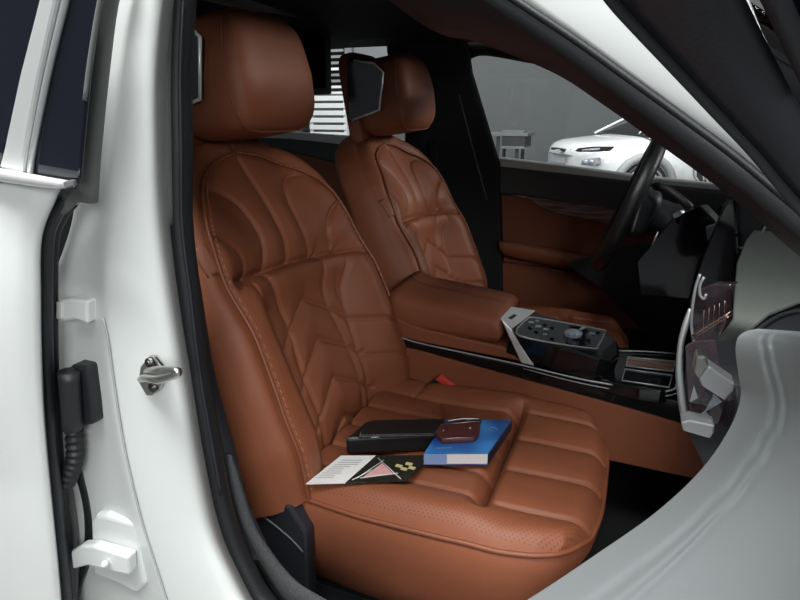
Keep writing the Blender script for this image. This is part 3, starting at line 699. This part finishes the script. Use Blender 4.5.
# ================================================================== CENTRE CONSOLE
cc_ = thing('center_console', 'centre console with brown armrest and glossy black control tray between the seats', 'console', (.5, .35, .22))
YN = .232
pxprism('side_panel', [(400, 347), (421, 351), (500, 372.5), (560, 389), (640, 411), (700, 428), (706, 482), (605, 460), (400, 430)], (0, .24, 0), LEB, cc_, y=YN, bevel=.004)
pxprism('black_strip', [(400, 338), (419, 343.5), (470, 355), (523, 367), (580, 381), (640, 393), (695, 405), (700, 428), (640, 411), (560, 389), (500, 372.5), (421, 351), (400, 346)], (0, .245, 0), GLOSS, cc_, y=YN-.004, bevel=.003)
tube('silver_line', [at(a, b, y=YN-.006) for a, b in [(400, 337), (419, 343), (470, 354), (523, 365.5), (580, 379), (620, 386), (640, 389.5), (662, 391.5), (674, 389), (677, 384)]], .0022, CHRB, cc_, n=5)
tube('lower_silver_line', [at(a, b, y=YN-.006) for a, b in [(523, 368.5), (580, 383), (640, 394), (665, 396), (680, 392)]], .0012, CHRB, cc_, n=4)
# armrest body and padded lid
pxprism('armrest_body', [(396, 318), (416, 327), (470, 340), (505, 348), (522, 362), (470, 352), (419, 342), (396, 336)], (0, .22, 0), LEB, cc_, y=YN+.004, bevel=.004)
lid = []
for px, tp, bt in [(390, 290, 325), (398, 292, 327.5), (408, 297, 329.5), (430, 301.5, 333), (455, 307, 337), (480, 313, 341), (494, 317, 343), (499, 320, 342), (501.5, 326, 338)]:
    n0, n1 = at(px, tp, y=YN+.012), at(px, bt, y=YN+.012); zt, zb = n0[2], n1[2]; ring = []
    for yy, zz in ((YN+.012, 0), (YN+.006, .25), (YN+.006, .7), (YN+.012, .9), (YN+.03, 1), (YN+.1, 1.04), (YN+.125, 1.03), (YN+.130, 1.0), (YN+.135, 1.03), (YN+.2, 1.0), (YN+.225, .85), (YN+.23, .3), (YN+.22, 0)):
        ring.append((n0[0], yy, zb+(zt-zb)*zz))
    lid.append(ring)
loft('armrest_lid', lid, LEB, cc_)
# chrome band over the top and down the near side
kx = lambda px, py, y: at(px, py, y=y)
zt = kx(506, 324, YN)[2]
bm = bmesh.new()
a0, a1 = kx(501, 319, YN-.004), kx(511, 329, YN-.004)
b0, b1 = kx(510, 339, YN-.004), kx(520, 345, YN-.004)
c0, c1 = kx(521, 363, YN-.004), kx(534, 366, YN-.004)
prismbm(bm, [a0, a1, b1, c1, c0, b0], (0, .006, 0))
bmobj('chrome_band', bm, CHR, cc_, smooth=False, bevel=.002)
zb_ = a0[2]
# glossy control tray block
p1, p2 = at(512, 329, y=YN), at(600, 359, y=YN)
sl = (p2-p1); NT = np.array((-sl[2], 0, sl[0])); NT /= np.linalg.norm(NT)
ct = lambda a, b, h=0: onp(a, b, p1+NT*h, NT)
t0 = [ct(a, b, .002) for a, b in [(500, 319.5), (512, 329), (535, 311.5), (511, 307.5)]]
prism('chrome_top', t0, NT*.003, CHR, cc_, bevel=.001)
prism('band_slot', [ct(a, b, .0055) for a, b in [(508, 318), (511.5, 319.5), (517, 315.5), (514, 314.3)]], NT*.0008, BLK, cc_)
# glossy control tray block, its top falling gently forward
TP = [ct(a, b) for a, b in [(512, 329), (560, 346), (600, 359), (612, 361), (620, 355), (618, 342), (611, 334), (570, 322), (534, 312)]]
lo_ = [at(534, 366, y=YN), at(612, 384, y=YN)]
hgt = min(np.linalg.norm(at(560, 346, y=YN)-at(560, 372, y=YN)), .09)
prism('control_block', TP, -NT*hgt, GLOSS, cc_, bevel=.006, seg=3)
FRM = [(516.5, 329), (520, 336), (556, 343.5), (593, 348.5), (598, 346), (605, 332), (600, 329.5), (560, 322), (533, 317.5), (527, 319)]
tube('tray_frame', [ct(a, b, .002) for a, b in FRM], .0022, CHRB, cc_, n=3, closed=True)
prism('tray_surface', [ct(a, b, .0012) for a, b in FRM], -NT*.001, SCRN, cc_)
kc = ct(572, 336, .001)
CRY = mat('clear_crystal', (.30, .34, .40), .08, coat=1, noise=.7, nscale=150, bump=.6, bscale=120)
rings = []
for r_, h_ in ((.018, 0), (.0195, .003), (.0195, .010), (.017, .0125), (.012, .014), (.003, .0142)):
    rings.append([kc+np.array((r_*(1+.05*(-1)**i)*math.cos(i*math.pi/14), r_*(1+.05*(-1)**i)*math.sin(i*math.pi/14), 0))+NT*h_ for i in range(28)])
loft('rotary_knob', rings, CRY, cc_, smooth=False)
for i, (a, b, w) in enumerate([(531, 323, 4), (537, 321.5, 3), (530, 328, 3), (538, 327, 4), (545, 325, 3), (546, 330, 4), (552, 328, 3), (536, 332, 3), (545, 335, 3), (552, 339, 3), (586, 331, 3), (592, 334, 4), (588, 341, 4), (598, 333, 2.5)]):
    p = ct(a, b, .001); q = w*.0011
    bm = bmesh.new(); boxbm(bm, p-np.array((q*1.4, q, 0)), p+np.array((q*1.4, q, .0035)))
    bmobj('control_button', bm, CRY if i in (0, 3, 5, 11) else (CHRB if i in (1, 8) else GLOSS), cc_, smooth=False, bevel=.001)
tube('selector_lever', [ct(580, 330, .001), ct(581, 329, .012), ct(585, 327.5, .014)], .0035, CHRB, cc_, n=3)
# lower tray with two lidded cup holders
lz_ = at(662, 388, y=YN)[2]
prism('lower_tray', [at(a, b, z=lz_) for a, b in [(600, 379), (640, 388), (662, 391), (676, 388), (684, 352), (618, 348)]], (0, 0, -.03), GLOSS, cc_, bevel=.003)
for nm, q, fill in (('holder_lid', [(626, 366), (628, 357), (675, 361.5), (673, 371.5)], WOOD), ('holder_lid', [(622, 380.5), (625, 369), (672, 375.5), (669, 387.5)], SCRN)):  # upper lid: its reddish reflection is painted in with the wood colour
    l_o = prism(nm, [at(a, b, z=lz_+.003) for a, b in q], (0, 0, -.002), fill, cc_, bevel=.002)
    tube('lid_frame', [at(a, b, z=lz_+.004) for a, b in q], .0020, CHRB, l_o, n=0, closed=True)
tube('tray_edge', [at(a, b, z=lz_+.003) for a, b in [(619, 351), (645, 351.5), (676, 354)]], .002, CHRB, cc_, n=3)

# ================================================================== DASHBOARD
ds = thing('dashboard', 'dark dashboard with faceted crystal bar and silver vents above the footwell', 'dashboard', (.95, .3, .45))
ZD = .945
pad = [(703, 358), (716, 340), (733, 318), (735, 285), (737, 262), (746, 240), (760, 222), (782, 226), (812, 246), (880, 290), (930, 330), (860, 300), (800, 300), (770, 312), (742, 335), (722, 352)]
PT = [at(a, b, z=ZD) for a, b in pad]
prism('top_pad', PT, (0, 0, -.006), DASHL, ds, bevel=.002, seg=2)
prism('speaker_cover', [at(a, b, z=ZD-.012) for a, b in [(711, 366), (723, 351), (743, 334), (770, 311), (800, 299), (860, 290), (860, 420), (742, 420), (737, 384)]], (0, 0, -.05), BLK, ds, bevel=.006, seg=3)
tube('speaker_rim', [at(a, b, z=ZD-.008) for a, b in [(752, 334), (768, 322), (784, 314), (800, 311), (830, 312)]], .0025, BLK, ds, n=4)
box('dash_core', (.97, -.30, .42), (1.34, 1.16, .90), BLK, ds, .03)
pxprism('knee_panel', [(684, 345), (694, 341), (700, 376), (727, 400), (737, 386), (770, 400), (750, 440), (706, 476), (690, 440), (682, 420)], (.08, .06, 0), BLK, ds, y=-.385, bevel=.006)
# curved instrument display, standing on the far half of the dash
pxprism('display_panel', [(688, 302), (700, 262), (716, 222), (727, 199), (735, 196), (737, 240), (735, 300), (734, 318), (712, 322), (694, 322)], (.012, .03, 0), SCRN, ds, y=.30, bevel=.004)
pxprism('display_cowl', [(727, 199), (745, 193), (768, 200), (776, 218), (770, 238), (752, 252), (737, 258), (733, 240)], (.05, .10, 0), BLK, ds, y=.36, bevel=.008, seg=3)
tube('cowl_chrome', [at(a, b, y=.33) for a, b in [(738, 249), (748, 246), (758, 238), (766, 226)]], .0022, CHRB, ds, n=4)
tube('display_edge', [at(a, b, y=.29) for a, b in [(735, 197), (745, 196), (755, 199)]], .0025, CHRB, ds, n=3)
pxprism('driver_display', [(636, 262), (672, 218), (700, 205), (716, 222), (700, 262), (690, 300), (640, 296)], (.02, .03, 0), SCRN, ds, y=.62, bevel=.004)
pxprism('column_lower', [(560, 262), (640, 240), (700, 250), (700, 345), (640, 330), (600, 290)], (.25, .05, 0), BLK, ds, y=.98, bevel=.01)
# crystal interaction bar
pxprism('crystal_bar', [(692, 304), (697, 290), (712, 284), (731, 284), (733, 317), (720, 338), (706, 357), (699, 357), (694, 341), (691, 321)], (.012, .02, 0), CRYS, ds, y=-.10, bevel=.002)
tube('bar_edge', [at(a, b, y=-.112) for a, b in [(700, 274), (695, 290), (691.5, 318), (693, 338), (699, 357)]], .0020, CHRB, ds, n=4)
tube('bar_line', [at(a, b, y=-.114) for a, b in [(692, 336), (713, 323), (734, 310)]], .0013, COPPER, ds, n=2)
tube('bar_line', [at(a, b, y=-.114) for a, b in [(692.5, 339), (713, 326), (733, 314)]], .0009, COPPER, ds, n=2)
tube('bar_line', [at(a, b, y=-.114) for a, b in [(718, 338), (723, 327), (727, 314)]], .0014, COPPER, ds, n=2)
tube('bar_hook', [at(a, b, y=-.114) for a, b in [(704, 277), (700, 285), (700, 295), (704, 299), (706, 294)]], .0020, CHRB, ds, n=3)
bm = bmesh.new()
for i in range(5):
    a = 704+i*5.2; tubebm(bm, [at(a, 322-i*2.3-12, y=-.116), at(a-1.5, 352-i*4-6, y=-.116)], .0003, 4)
bmobj('facet_lines', bm, COPPER, ds)
# silver blade along the lower dash edge
bl = smrows([(309, 688, 692), (325, 682, 689), (345, 677.5, 684), (372, 675.5, 684), (398, 677.5, 687), (420, 681, 690), (428, 682, 691)], 5)
grid('silver_blade', [[at(a, b, y=-.40), at((a+c)/2, b, y=-.406), at(c, b, y=-.40)] for b, a, c in bl], CHRB, ds, solid=.003)
pxprism('facet_panel', [(684, 345), (694, 340), (700, 378), (725, 401), (718, 424), (691, 424), (687, 400)], (.02, .012, 0), CRYS, ds, y=-.41, bevel=.002)
for tri, m_ in (([(705, 412), (714, 394), (722, 402)], MATS['clear_crystal']), ([(697, 418), (706, 411), (712, 421)], CHRB), ([(690, 402), (694, 386), (698, 398)], CHRB), ([(700, 402), (706, 391), (712, 396)], COPPER)):
    prism('crystal_facet', [at(a, b, y=-.412) for a, b in tri], (0, .004, .0), CRYS if m_ is COPPER else m_, ds)
# the two silver vent blades at the near end
VENT = mat('vent_metal', (.50, .51, .52), .38, metal=.9, noise=.03)
def vent(top, front):
    v = prism('air_vent', [at(a, b, y=-.44) for a, b in front], (.0, .02, 0), VENT, ds, bevel=.0015)
    if top: prism('vent_cap', [at(a, b, y=-.439) for a, b in top], (0, .02, 0), STEEL, v, bevel=.002)
vent([(696, 357), (706, 356), (709.5, 367), (699, 380), (694, 372)], [(699, 380), (709.5, 366.5), (735, 384), (733, 392), (725, 401), (702, 386)])
vent(None, [(681, 423), (690, 420.5), (715, 426), (714, 433), (710, 439), (683, 431)])

# ================================================================== STEERING WHEEL
sw = thing('steering_wheel', 'black leather steering wheel seen edge on in front of the driver seat', 'steering wheel', (.74, .70, .93))
wc = np.array((.705, .70, .930)); wu = np.array((.329, 0, .944)); wl_ = np.array((0, 1., 0)); wn = np.cross(wl_, wu)
RW = .170
tube('rim', [wc+wu*math.cos(a)*RW+wl_*math.sin(a)*RW for a in np.linspace(0, 2*math.pi, 64, endpoint=False)], .0205, BLL, sw, n=0, closed=True, seg=14)
wnx = -wn if wn[0] > 0 else wn            # toward the driver
Mh = Matrix(((-wnx[0], 0, wu[0]), (-wnx[1], 1, wu[1]), (-wnx[2], 0, wu[2])))
squad('hub', wc-wnx*.03, (.045, .075, .065), BLK, sw, .5, .5, (20, 32), Mh.to_4x4())
for a in (math.radians(90), math.radians(-90), math.radians(180)):
    dr = wu*math.cos(a)+wl_*math.sin(a)
    s_ = tube('spoke', [wc-wnx*.02+dr*.05, wc-wnx*.012+dr*.11, wc+dr*.165], .016, BLK, sw, n=3, flat=.5)
    if abs(math.sin(a)) > .5: tube('spoke_trim', [wc-wnx*.008+dr*.08-wu*.012, wc+dr*.15-wu*.008], .004, CHRB, s_, n=0)
stc = thing('steering_column', 'black steering column with stalks and paddle behind the wheel', 'steering column', (.8, .70, .85))
tube('column_shroud', [wc-wnx*.05, wc-wnx*.12, wc-wnx*.25+np.array((0, 0, -.02))], [.05]*6+[.06]*7, BLK, stc, n=6, seg=18)
tube('stalk', [at(655, 186, y=.62), at(668, 190, y=.60), at(684, 202, y=.58), at(690, 208, y=.58)], .010, BLK, stc, n=4, seg=10)
tube('stalk_ring', [at(648, 186, y=.6), at(640, 205, y=.6), at(632, 232, y=.6)], .003, CHRB, stc, n=3)
pxprism('paddle', [(672, 214), (680, 210), (683, 216), (680, 226), (675, 224)], (.01, .015, 0), CHRB, stc, y=.62, bevel=.003)
pxprism('stalk_tip', [(704, 226), (716, 223), (728, 228), (726, 246), (718, 250), (706, 240)], (.02, .02, 0), DOORL, stc, y=.56, bevel=.005)
tube('stalk_line', [at(658, 232, y=.6), at(652, 246, y=.6)], .0022, CHRB, stc, n=0)

# ================================================================== BACKGROUND
tb = thing('display_table', 'small grey display table against the far showroom wall', 'table', (-.9, 8.6, 0))
TM = mat('grey_table', (.16, .165, .17), .4, noise=.05); TD = mat('dark_table_metal', (.04, .04, .042), .4, noise=.05)
YT = 8.6
lft = at(492, 132, y=YT); rgt = at(531, 136, y=YT); zt_ = lft[2]
box('tabletop', (lft[0], YT-.3, zt_-.05), (rgt[0], YT+.3, zt_), TM, tb, .005)
box('shelf_box', (at(506, 136, y=YT)[0], YT-.29, zt_-.22), (rgt[0]-.04, YT+.28, zt_-.05), TD, tb, .005)
box('shelf_lip', (at(506, 136, y=YT)[0], YT-.30, zt_-.24), (rgt[0]-.04, YT-.27, zt_-.20), TM, tb, .003)
for px in (501, 520):
    for yy in (YT-.25, YT+.25):
        xx = at(px, 150, y=YT)[0]; box('leg', (xx-.025, yy-.02, 0), (xx+.025, yy+.02, zt_-.06), TD, tb, .003)
tag(box('paper_stack', (lft[0]+.2, YT-.2, zt_), (lft[0]+.55, YT+.1, zt_+.03), TM, None, .004), 'low stack of papers lying on the far display table', 'papers')
# white electric car, three quarter front view
kona = thing('white_car', 'white crossover car parked behind the driver window with dark grille-less nose', 'car', (1.3, 8.0, 0))
K0 = at(552, 158, y=7.3); KA = math.radians(27)
kf_ = np.array((-math.cos(KA), -math.sin(KA), 0)); ks = np.array((math.sin(KA), -math.cos(KA), 0))  # forward; side toward camera
def KP_(l, w, z): return KO+(-kf_)*l+ks*w+np.array((0, 0, z))       # l behind the nose, w toward the seen side
nz = at(557, 151, y=7.2); KO = np.array((nz[0], 7.2, 0))
KW = mat('white_car_paint', (.80, .81, .82), .25, coat=.6, noise=.01)
KB = mat('car_black', (.012, .012, .014), .3, coat=.3, noise=.1)
KG = mat('grey_cladding', (.30, .31, .31), .5, noise=.05)
rings = []
stn = [(0.0, .36, .66, .62), (.03, .30, .73, .72), (.10, .25, .78, .80), (.25, .22, .82, .86), (.6, .22, .86, .89), (1.0, .22, .895, .90), (1.3, .22, .91, .90), (2.2, .22, .93, .90), (3.2, .24, .95, .90), (3.8, .28, .95, .86), (4.0, .40, .86, .76)]
for l, zb, ztp, w in stn:
    r_ = []
    bow = .28*min(1, 1)*0
    for a in np.linspace(0, 2*math.pi, 36, endpoint=False):
        f = lambda q, e: math.copysign(abs(q)**e, q)
        ww = w*f(math.cos(a), .45); zz = (zb+ztp)/2+(ztp-zb)/2*f(math.sin(a), .5)
        ll = l+.22*(abs(ww)/.9)**2.2*(1 if l < .3 else 0)*(1-l/.3 if l < .3 else 0)
        r_.append(KP_(ll, ww, zz))
    rings.append(r_)
loft('body', rings, KW, kona)
cabr = []
for l, hh, w in [(.88, .90, .80), (1.3, 1.10, .72), (1.75, 1.29, .64), (2.5, 1.35, .62), (3.2, 1.30, .60), (3.8, .98, .70)]:
    cabr.append([KP_(l, w*math.copysign(abs(math.cos(a))**.4, math.cos(a)), 0.86+(hh-.86)*.5+(hh-.86)*.5*math.copysign(abs(math.sin(a))**.4, math.sin(a))) for a in np.linspace(0, 2*math.pi, 28, endpoint=False)])
loft('cabin_glass', cabr, KB, kona)
cr = [[KP_(l, w*s_, hh) for s_ in np.linspace(-1, 1, 9)] for l, hh, w in [(1.72, 1.295, .63), (1.85, 1.335, .62), (2.5, 1.375, .61), (3.2, 1.33, .59), (3.4, 1.25, .59)]]
grid('roof', cr, KW, kona, solid=.03)
for s_ in (-1, 1):
    tube('pillar', [KP_(.84, .82*s_, .88), KP_(1.3, .75*s_, 1.11), KP_(1.75, .66*s_, 1.30)], .018, KW, kona, n=4)
tube('wiper', [KP_(.86, .5, .92), KP_(1.2, .2, 1.07)], .012, CHRB, kona, n=0)
for l in (.80, 3.35):
    for s_ in (-1, 1):
        c_ = KP_(l, s_*.84, .30); ax = ks*s_
        wt = []
        R3 = lambda rr, off: [c_+ax*off+(-kf_)*math.cos(t)*rr+np.array((0, 0, math.sin(t)*rr)) for t in np.linspace(0, 2*math.pi, 40, endpoint=False)]
        w_ = loft('wheel', [R3(.19, .03), R3(.225, .085), R3(.285, .09), R3(.30, .06), R3(.30, -.10), R3(.27, -.12)], RUB, kona)
        bm = bmesh.new()
        for k in range(10):
            t = 2*math.pi*k/10; d_ = (-kf_)*math.cos(t)+np.array((0, 0, math.sin(t)))
            tubebm(bm, [c_+ax*.075+d_*.03, c_+ax*.07+d_*.23], .018, 6)
        tubebm(bm, [Vector(p) for p in R3(.235, .08)], .014, 6, closed=True)
        bmobj('rim', bm, CHRB, w_)
        tube('arch_cladding', [c_+ax*.055+(-kf_)*math.cos(t)*.36+np.array((0, 0, math.sin(t)*.36)) for t in np.linspace(-.25, math.pi+.25, 20)], .055, KG, kona, n=0)
def knose(w, z): # the point of the nose at half width w
    return KP_(.015+.24*(abs(w)/.9)**2.2, w, z)
def patch(name, pts, m, off=.02, par=None):
    P = [np.array(p)+kf_*off+ks*off*.5 for p in pts]; return prism(name, P, tuple(-kf_*.03), m, par or kona)
tube('light_bar', [KP_(.08, w, .715)+kf_*.02 for w in np.linspace(-.30, .35, 8)], .012, KB, kona, n=2)
def kx_(px, py, depth=None): return px, py
hl = [(574, 151), (578, 148), (592, 146.5), (611, 146.5), (606, 151.5), (590, 152), (578, 152)]
YH = KP_(.20, .84, .8)[1]-.10
pxprism('headlight', hl, (.05, .06, 0), KB, kona, y=YH, bevel=.01)
tube('headlight_strip', [at(582, 150.3, y=YH-.015), at(600, 149, y=YH-.015)], .012, MATS['clear_crystal'], kona, n=0)
fl_ = pxprism('lamp_cluster', [(580, 165), (582, 159.5), (596, 157.5), (597, 164), (594, 166.5)], (.05, .06, 0), KG, kona, y=YH, bevel=.01)
for a in (585.5, 591.5): tube('lamp', [at(a, 162, y=YH-.02), at(a, 162, y=YH+.02)], .032, MATS['clear_crystal'], fl_, n=0, seg=14)
YNn = KP_(.03, .1, .8)[1]-.12
pxprism('nose_slot', [(551, 147.5), (575, 150.5), (575, 153), (551, 149.5)], (.05, .08, 0), KB, kona, y=YNn)
em = [at(557.5+3.0*math.cos(t), 151.3+1.8*math.sin(t), y=YNn-.012) for t in np.linspace(0, 2*math.pi, 20, endpoint=False)]
eo = tube('badge_ring', em, .006, CHRB, kona, n=0, closed=True)
bm = bmesh.new()
for p_, q_ in (((556.2, 152.4), (557.2, 150.2)), ((558.0, 152.4), (559.0, 150.2)), ((556.6, 151.5), (558.6, 151.1))): tubebm(bm, [at(*p_, y=YNn-.012), at(*q_, y=YNn-.012)], .005, 5)
bmobj('badge_letter', bm, CHRB, eo)
pxprism('lower_grille', [(547, 162.5), (562, 164), (562, 168), (547, 167)], (.05, .08, 0), KB, kona, y=YNn)
# unidentified dark shapes beyond the white car, stood in for by panels and a post
mc = thing('dark_shapes', 'unidentified dark shapes with pale trim partly hidden behind the windscreen pillar', 'stand', tuple(at(706, 230, y=7.5)*np.array((1, 1, 0))))
p_ = at(700, 170, y=6.6)
pxprism('panel', [(696, 158), (702, 155), (703, 182), (697, 180)], (0, .05, 0), KB, mc, y=6.6, bevel=.01)
pxprism('panel', [(706, 160), (714, 158), (714, 186), (705, 184)], (0, .05, 0), KB, mc, y=6.6, bevel=.01)
tube('bright_edge', [at(695, 162, y=6.58), at(694, 174, y=6.58), at(699, 182, y=6.58)], .014, CHRB, mc, n=3)
tube('bright_edge', [at(709, 165, y=6.58), at(705, 176, y=6.58), at(710, 185, y=6.58)], .012, CHRB, mc, n=3)
tube('post', [at(704, 180, y=6.65), np.array((at(704, 180, y=6.65)[0], 6.65, 0))], .03, KB, mc, n=0)
mc.name = 'dark_cluster'
# slatted shutter and white slatted rack seen through the rear window
sh = thing('slatted_shutter', 'tall dark shutter with pale horizontal slats seen between the headrests', 'shutter', tuple(at(328, 200, y=9.2)*np.array((1, 1, 0))))
YS = 9.2
x0, x1 = at(300, 80, y=YS)[0], at(346, 80, y=YS)[0]; ztop, zbot = at(330, 42, y=YS)[2], at(330, 96, y=YS)[2]
SLD = mat('grey_slat', (.22, .225, .23), .5, noise=.1); SLW = mat('white_slat', (.75, .76, .76), .5, noise=.05)
box('frame', (x0, YS, 0), (x1, YS+.06, ztop+.05), KB, sh, .005)
for i in range(9):
    z = ztop-(ztop-zbot)*(i+.5)/9.
    box('slat', (x0+.02, YS-.06, z-.022), (x1-.02, YS, z+.022), SLW if i in (4, 7, 8) else SLD, sh, .004)
box('side_post', (x1, YS-.03, 0), (x1+.14, YS+.08, ztop+.05), TM, sh, .006)
rk = thing('white_rack', 'white slatted rack standing below the dark shutter behind the rear window', 'rack', tuple(at(322, 200, y=8.8)*np.array((1, 1, 0))))
YR = 8.8; x0, x1 = at(312, 110, y=YR)[0], at(346, 110, y=YR)[0]; ztop, zbot = at(325, 95, y=YR)[2], 0.
box('back_board', (x0, YR, 0), (x1, YR+.05, ztop), TM, rk, .005)
for i in range(9):
    z = ztop-.06-i*.125
    box('slat', (x0-.02, YR-.08, z-.04), (x1+.02, YR, z+.04), SLW, rk, .005)
for xx in (x0, x1): box('upright', (xx-.03, YR-.05, 0), (xx+.03, YR+.05, ztop+.02), SLW, rk, .004)
# pale wall panel to the right of the shutter
tag(box('wall_panel', (at(346, 60, y=10.7)[0]+.12, 10.72, 0), (at(392, 60, y=10.7)[0], 10.8, at(360, 42, y=10.7)[2]), mat('pale_grey_panel', (.22, .23, .24), .7, noise=.03), None, .005), 'pale grey wall panel right of the slatted shutter', 'wall panel')

# ================================================================== LIGHT
W = bpy.data.worlds.new('showroom'); S.world = W; W.use_nodes = True
W.node_tree.nodes['Background'].inputs[0].default_value = (.80, .86, .90, 1); W.node_tree.nodes['Background'].inputs[1].default_value = .15
def area(name, loc, target, sx, sy, e, col=(.985, 1, .985)):
    l = bpy.data.lights.new(name, 'AREA'); l.shape = 'RECTANGLE'; l.size = sx; l.size_y = sy; l.energy = e; l.color = col
    o = bpy.data.objects.new(name, l); COL.objects.link(o); o.location = loc
    o.rotation_euler = (Vector(target)-Vector(loc)).to_track_quat('-Z', 'Y').to_euler(); return o
area('ceiling_lamp_near', (.0, -1.6, 4.0), (.2, -.45, .7), 2.2, .9, 160)
area('ceiling_lamp_right', (1.7, -2.0, 3.8), (.8, -.5, .8), 1.4, .9, 35)
area('ceiling_lamp_rear', (-2.2, -1.6, 4.0), (-.2, -.5, .8), 1.6, .9, 32)
area('ceiling_lamp_ahead', (4.4, 2.6, 2.5), (.1, .75, 1.0), 1.4, .8, 150)
area('fill_light_front', (2.1, -3.1, 2.1), (.1, 0, .9), 1.2, .8, 48)  # added fill light that brightens the upper backrest through the doorway
area('ceiling_lamp_far', (1.0, 5.2, 4.2), (1.2, 8.2, .6), 4, 1.5, 230)
area('ceiling_lamp_back', (-4.2, 6.8, 4.4), (-4.2, 9.8, 1.2), 3, 1.5, 150)
S.view_settings.view_transform = 'Standard'; S.view_settings.look = 'None'; S.view_settings.exposure = .42; S.view_settings.gamma = 1
S.cycles.max_bounces = 8
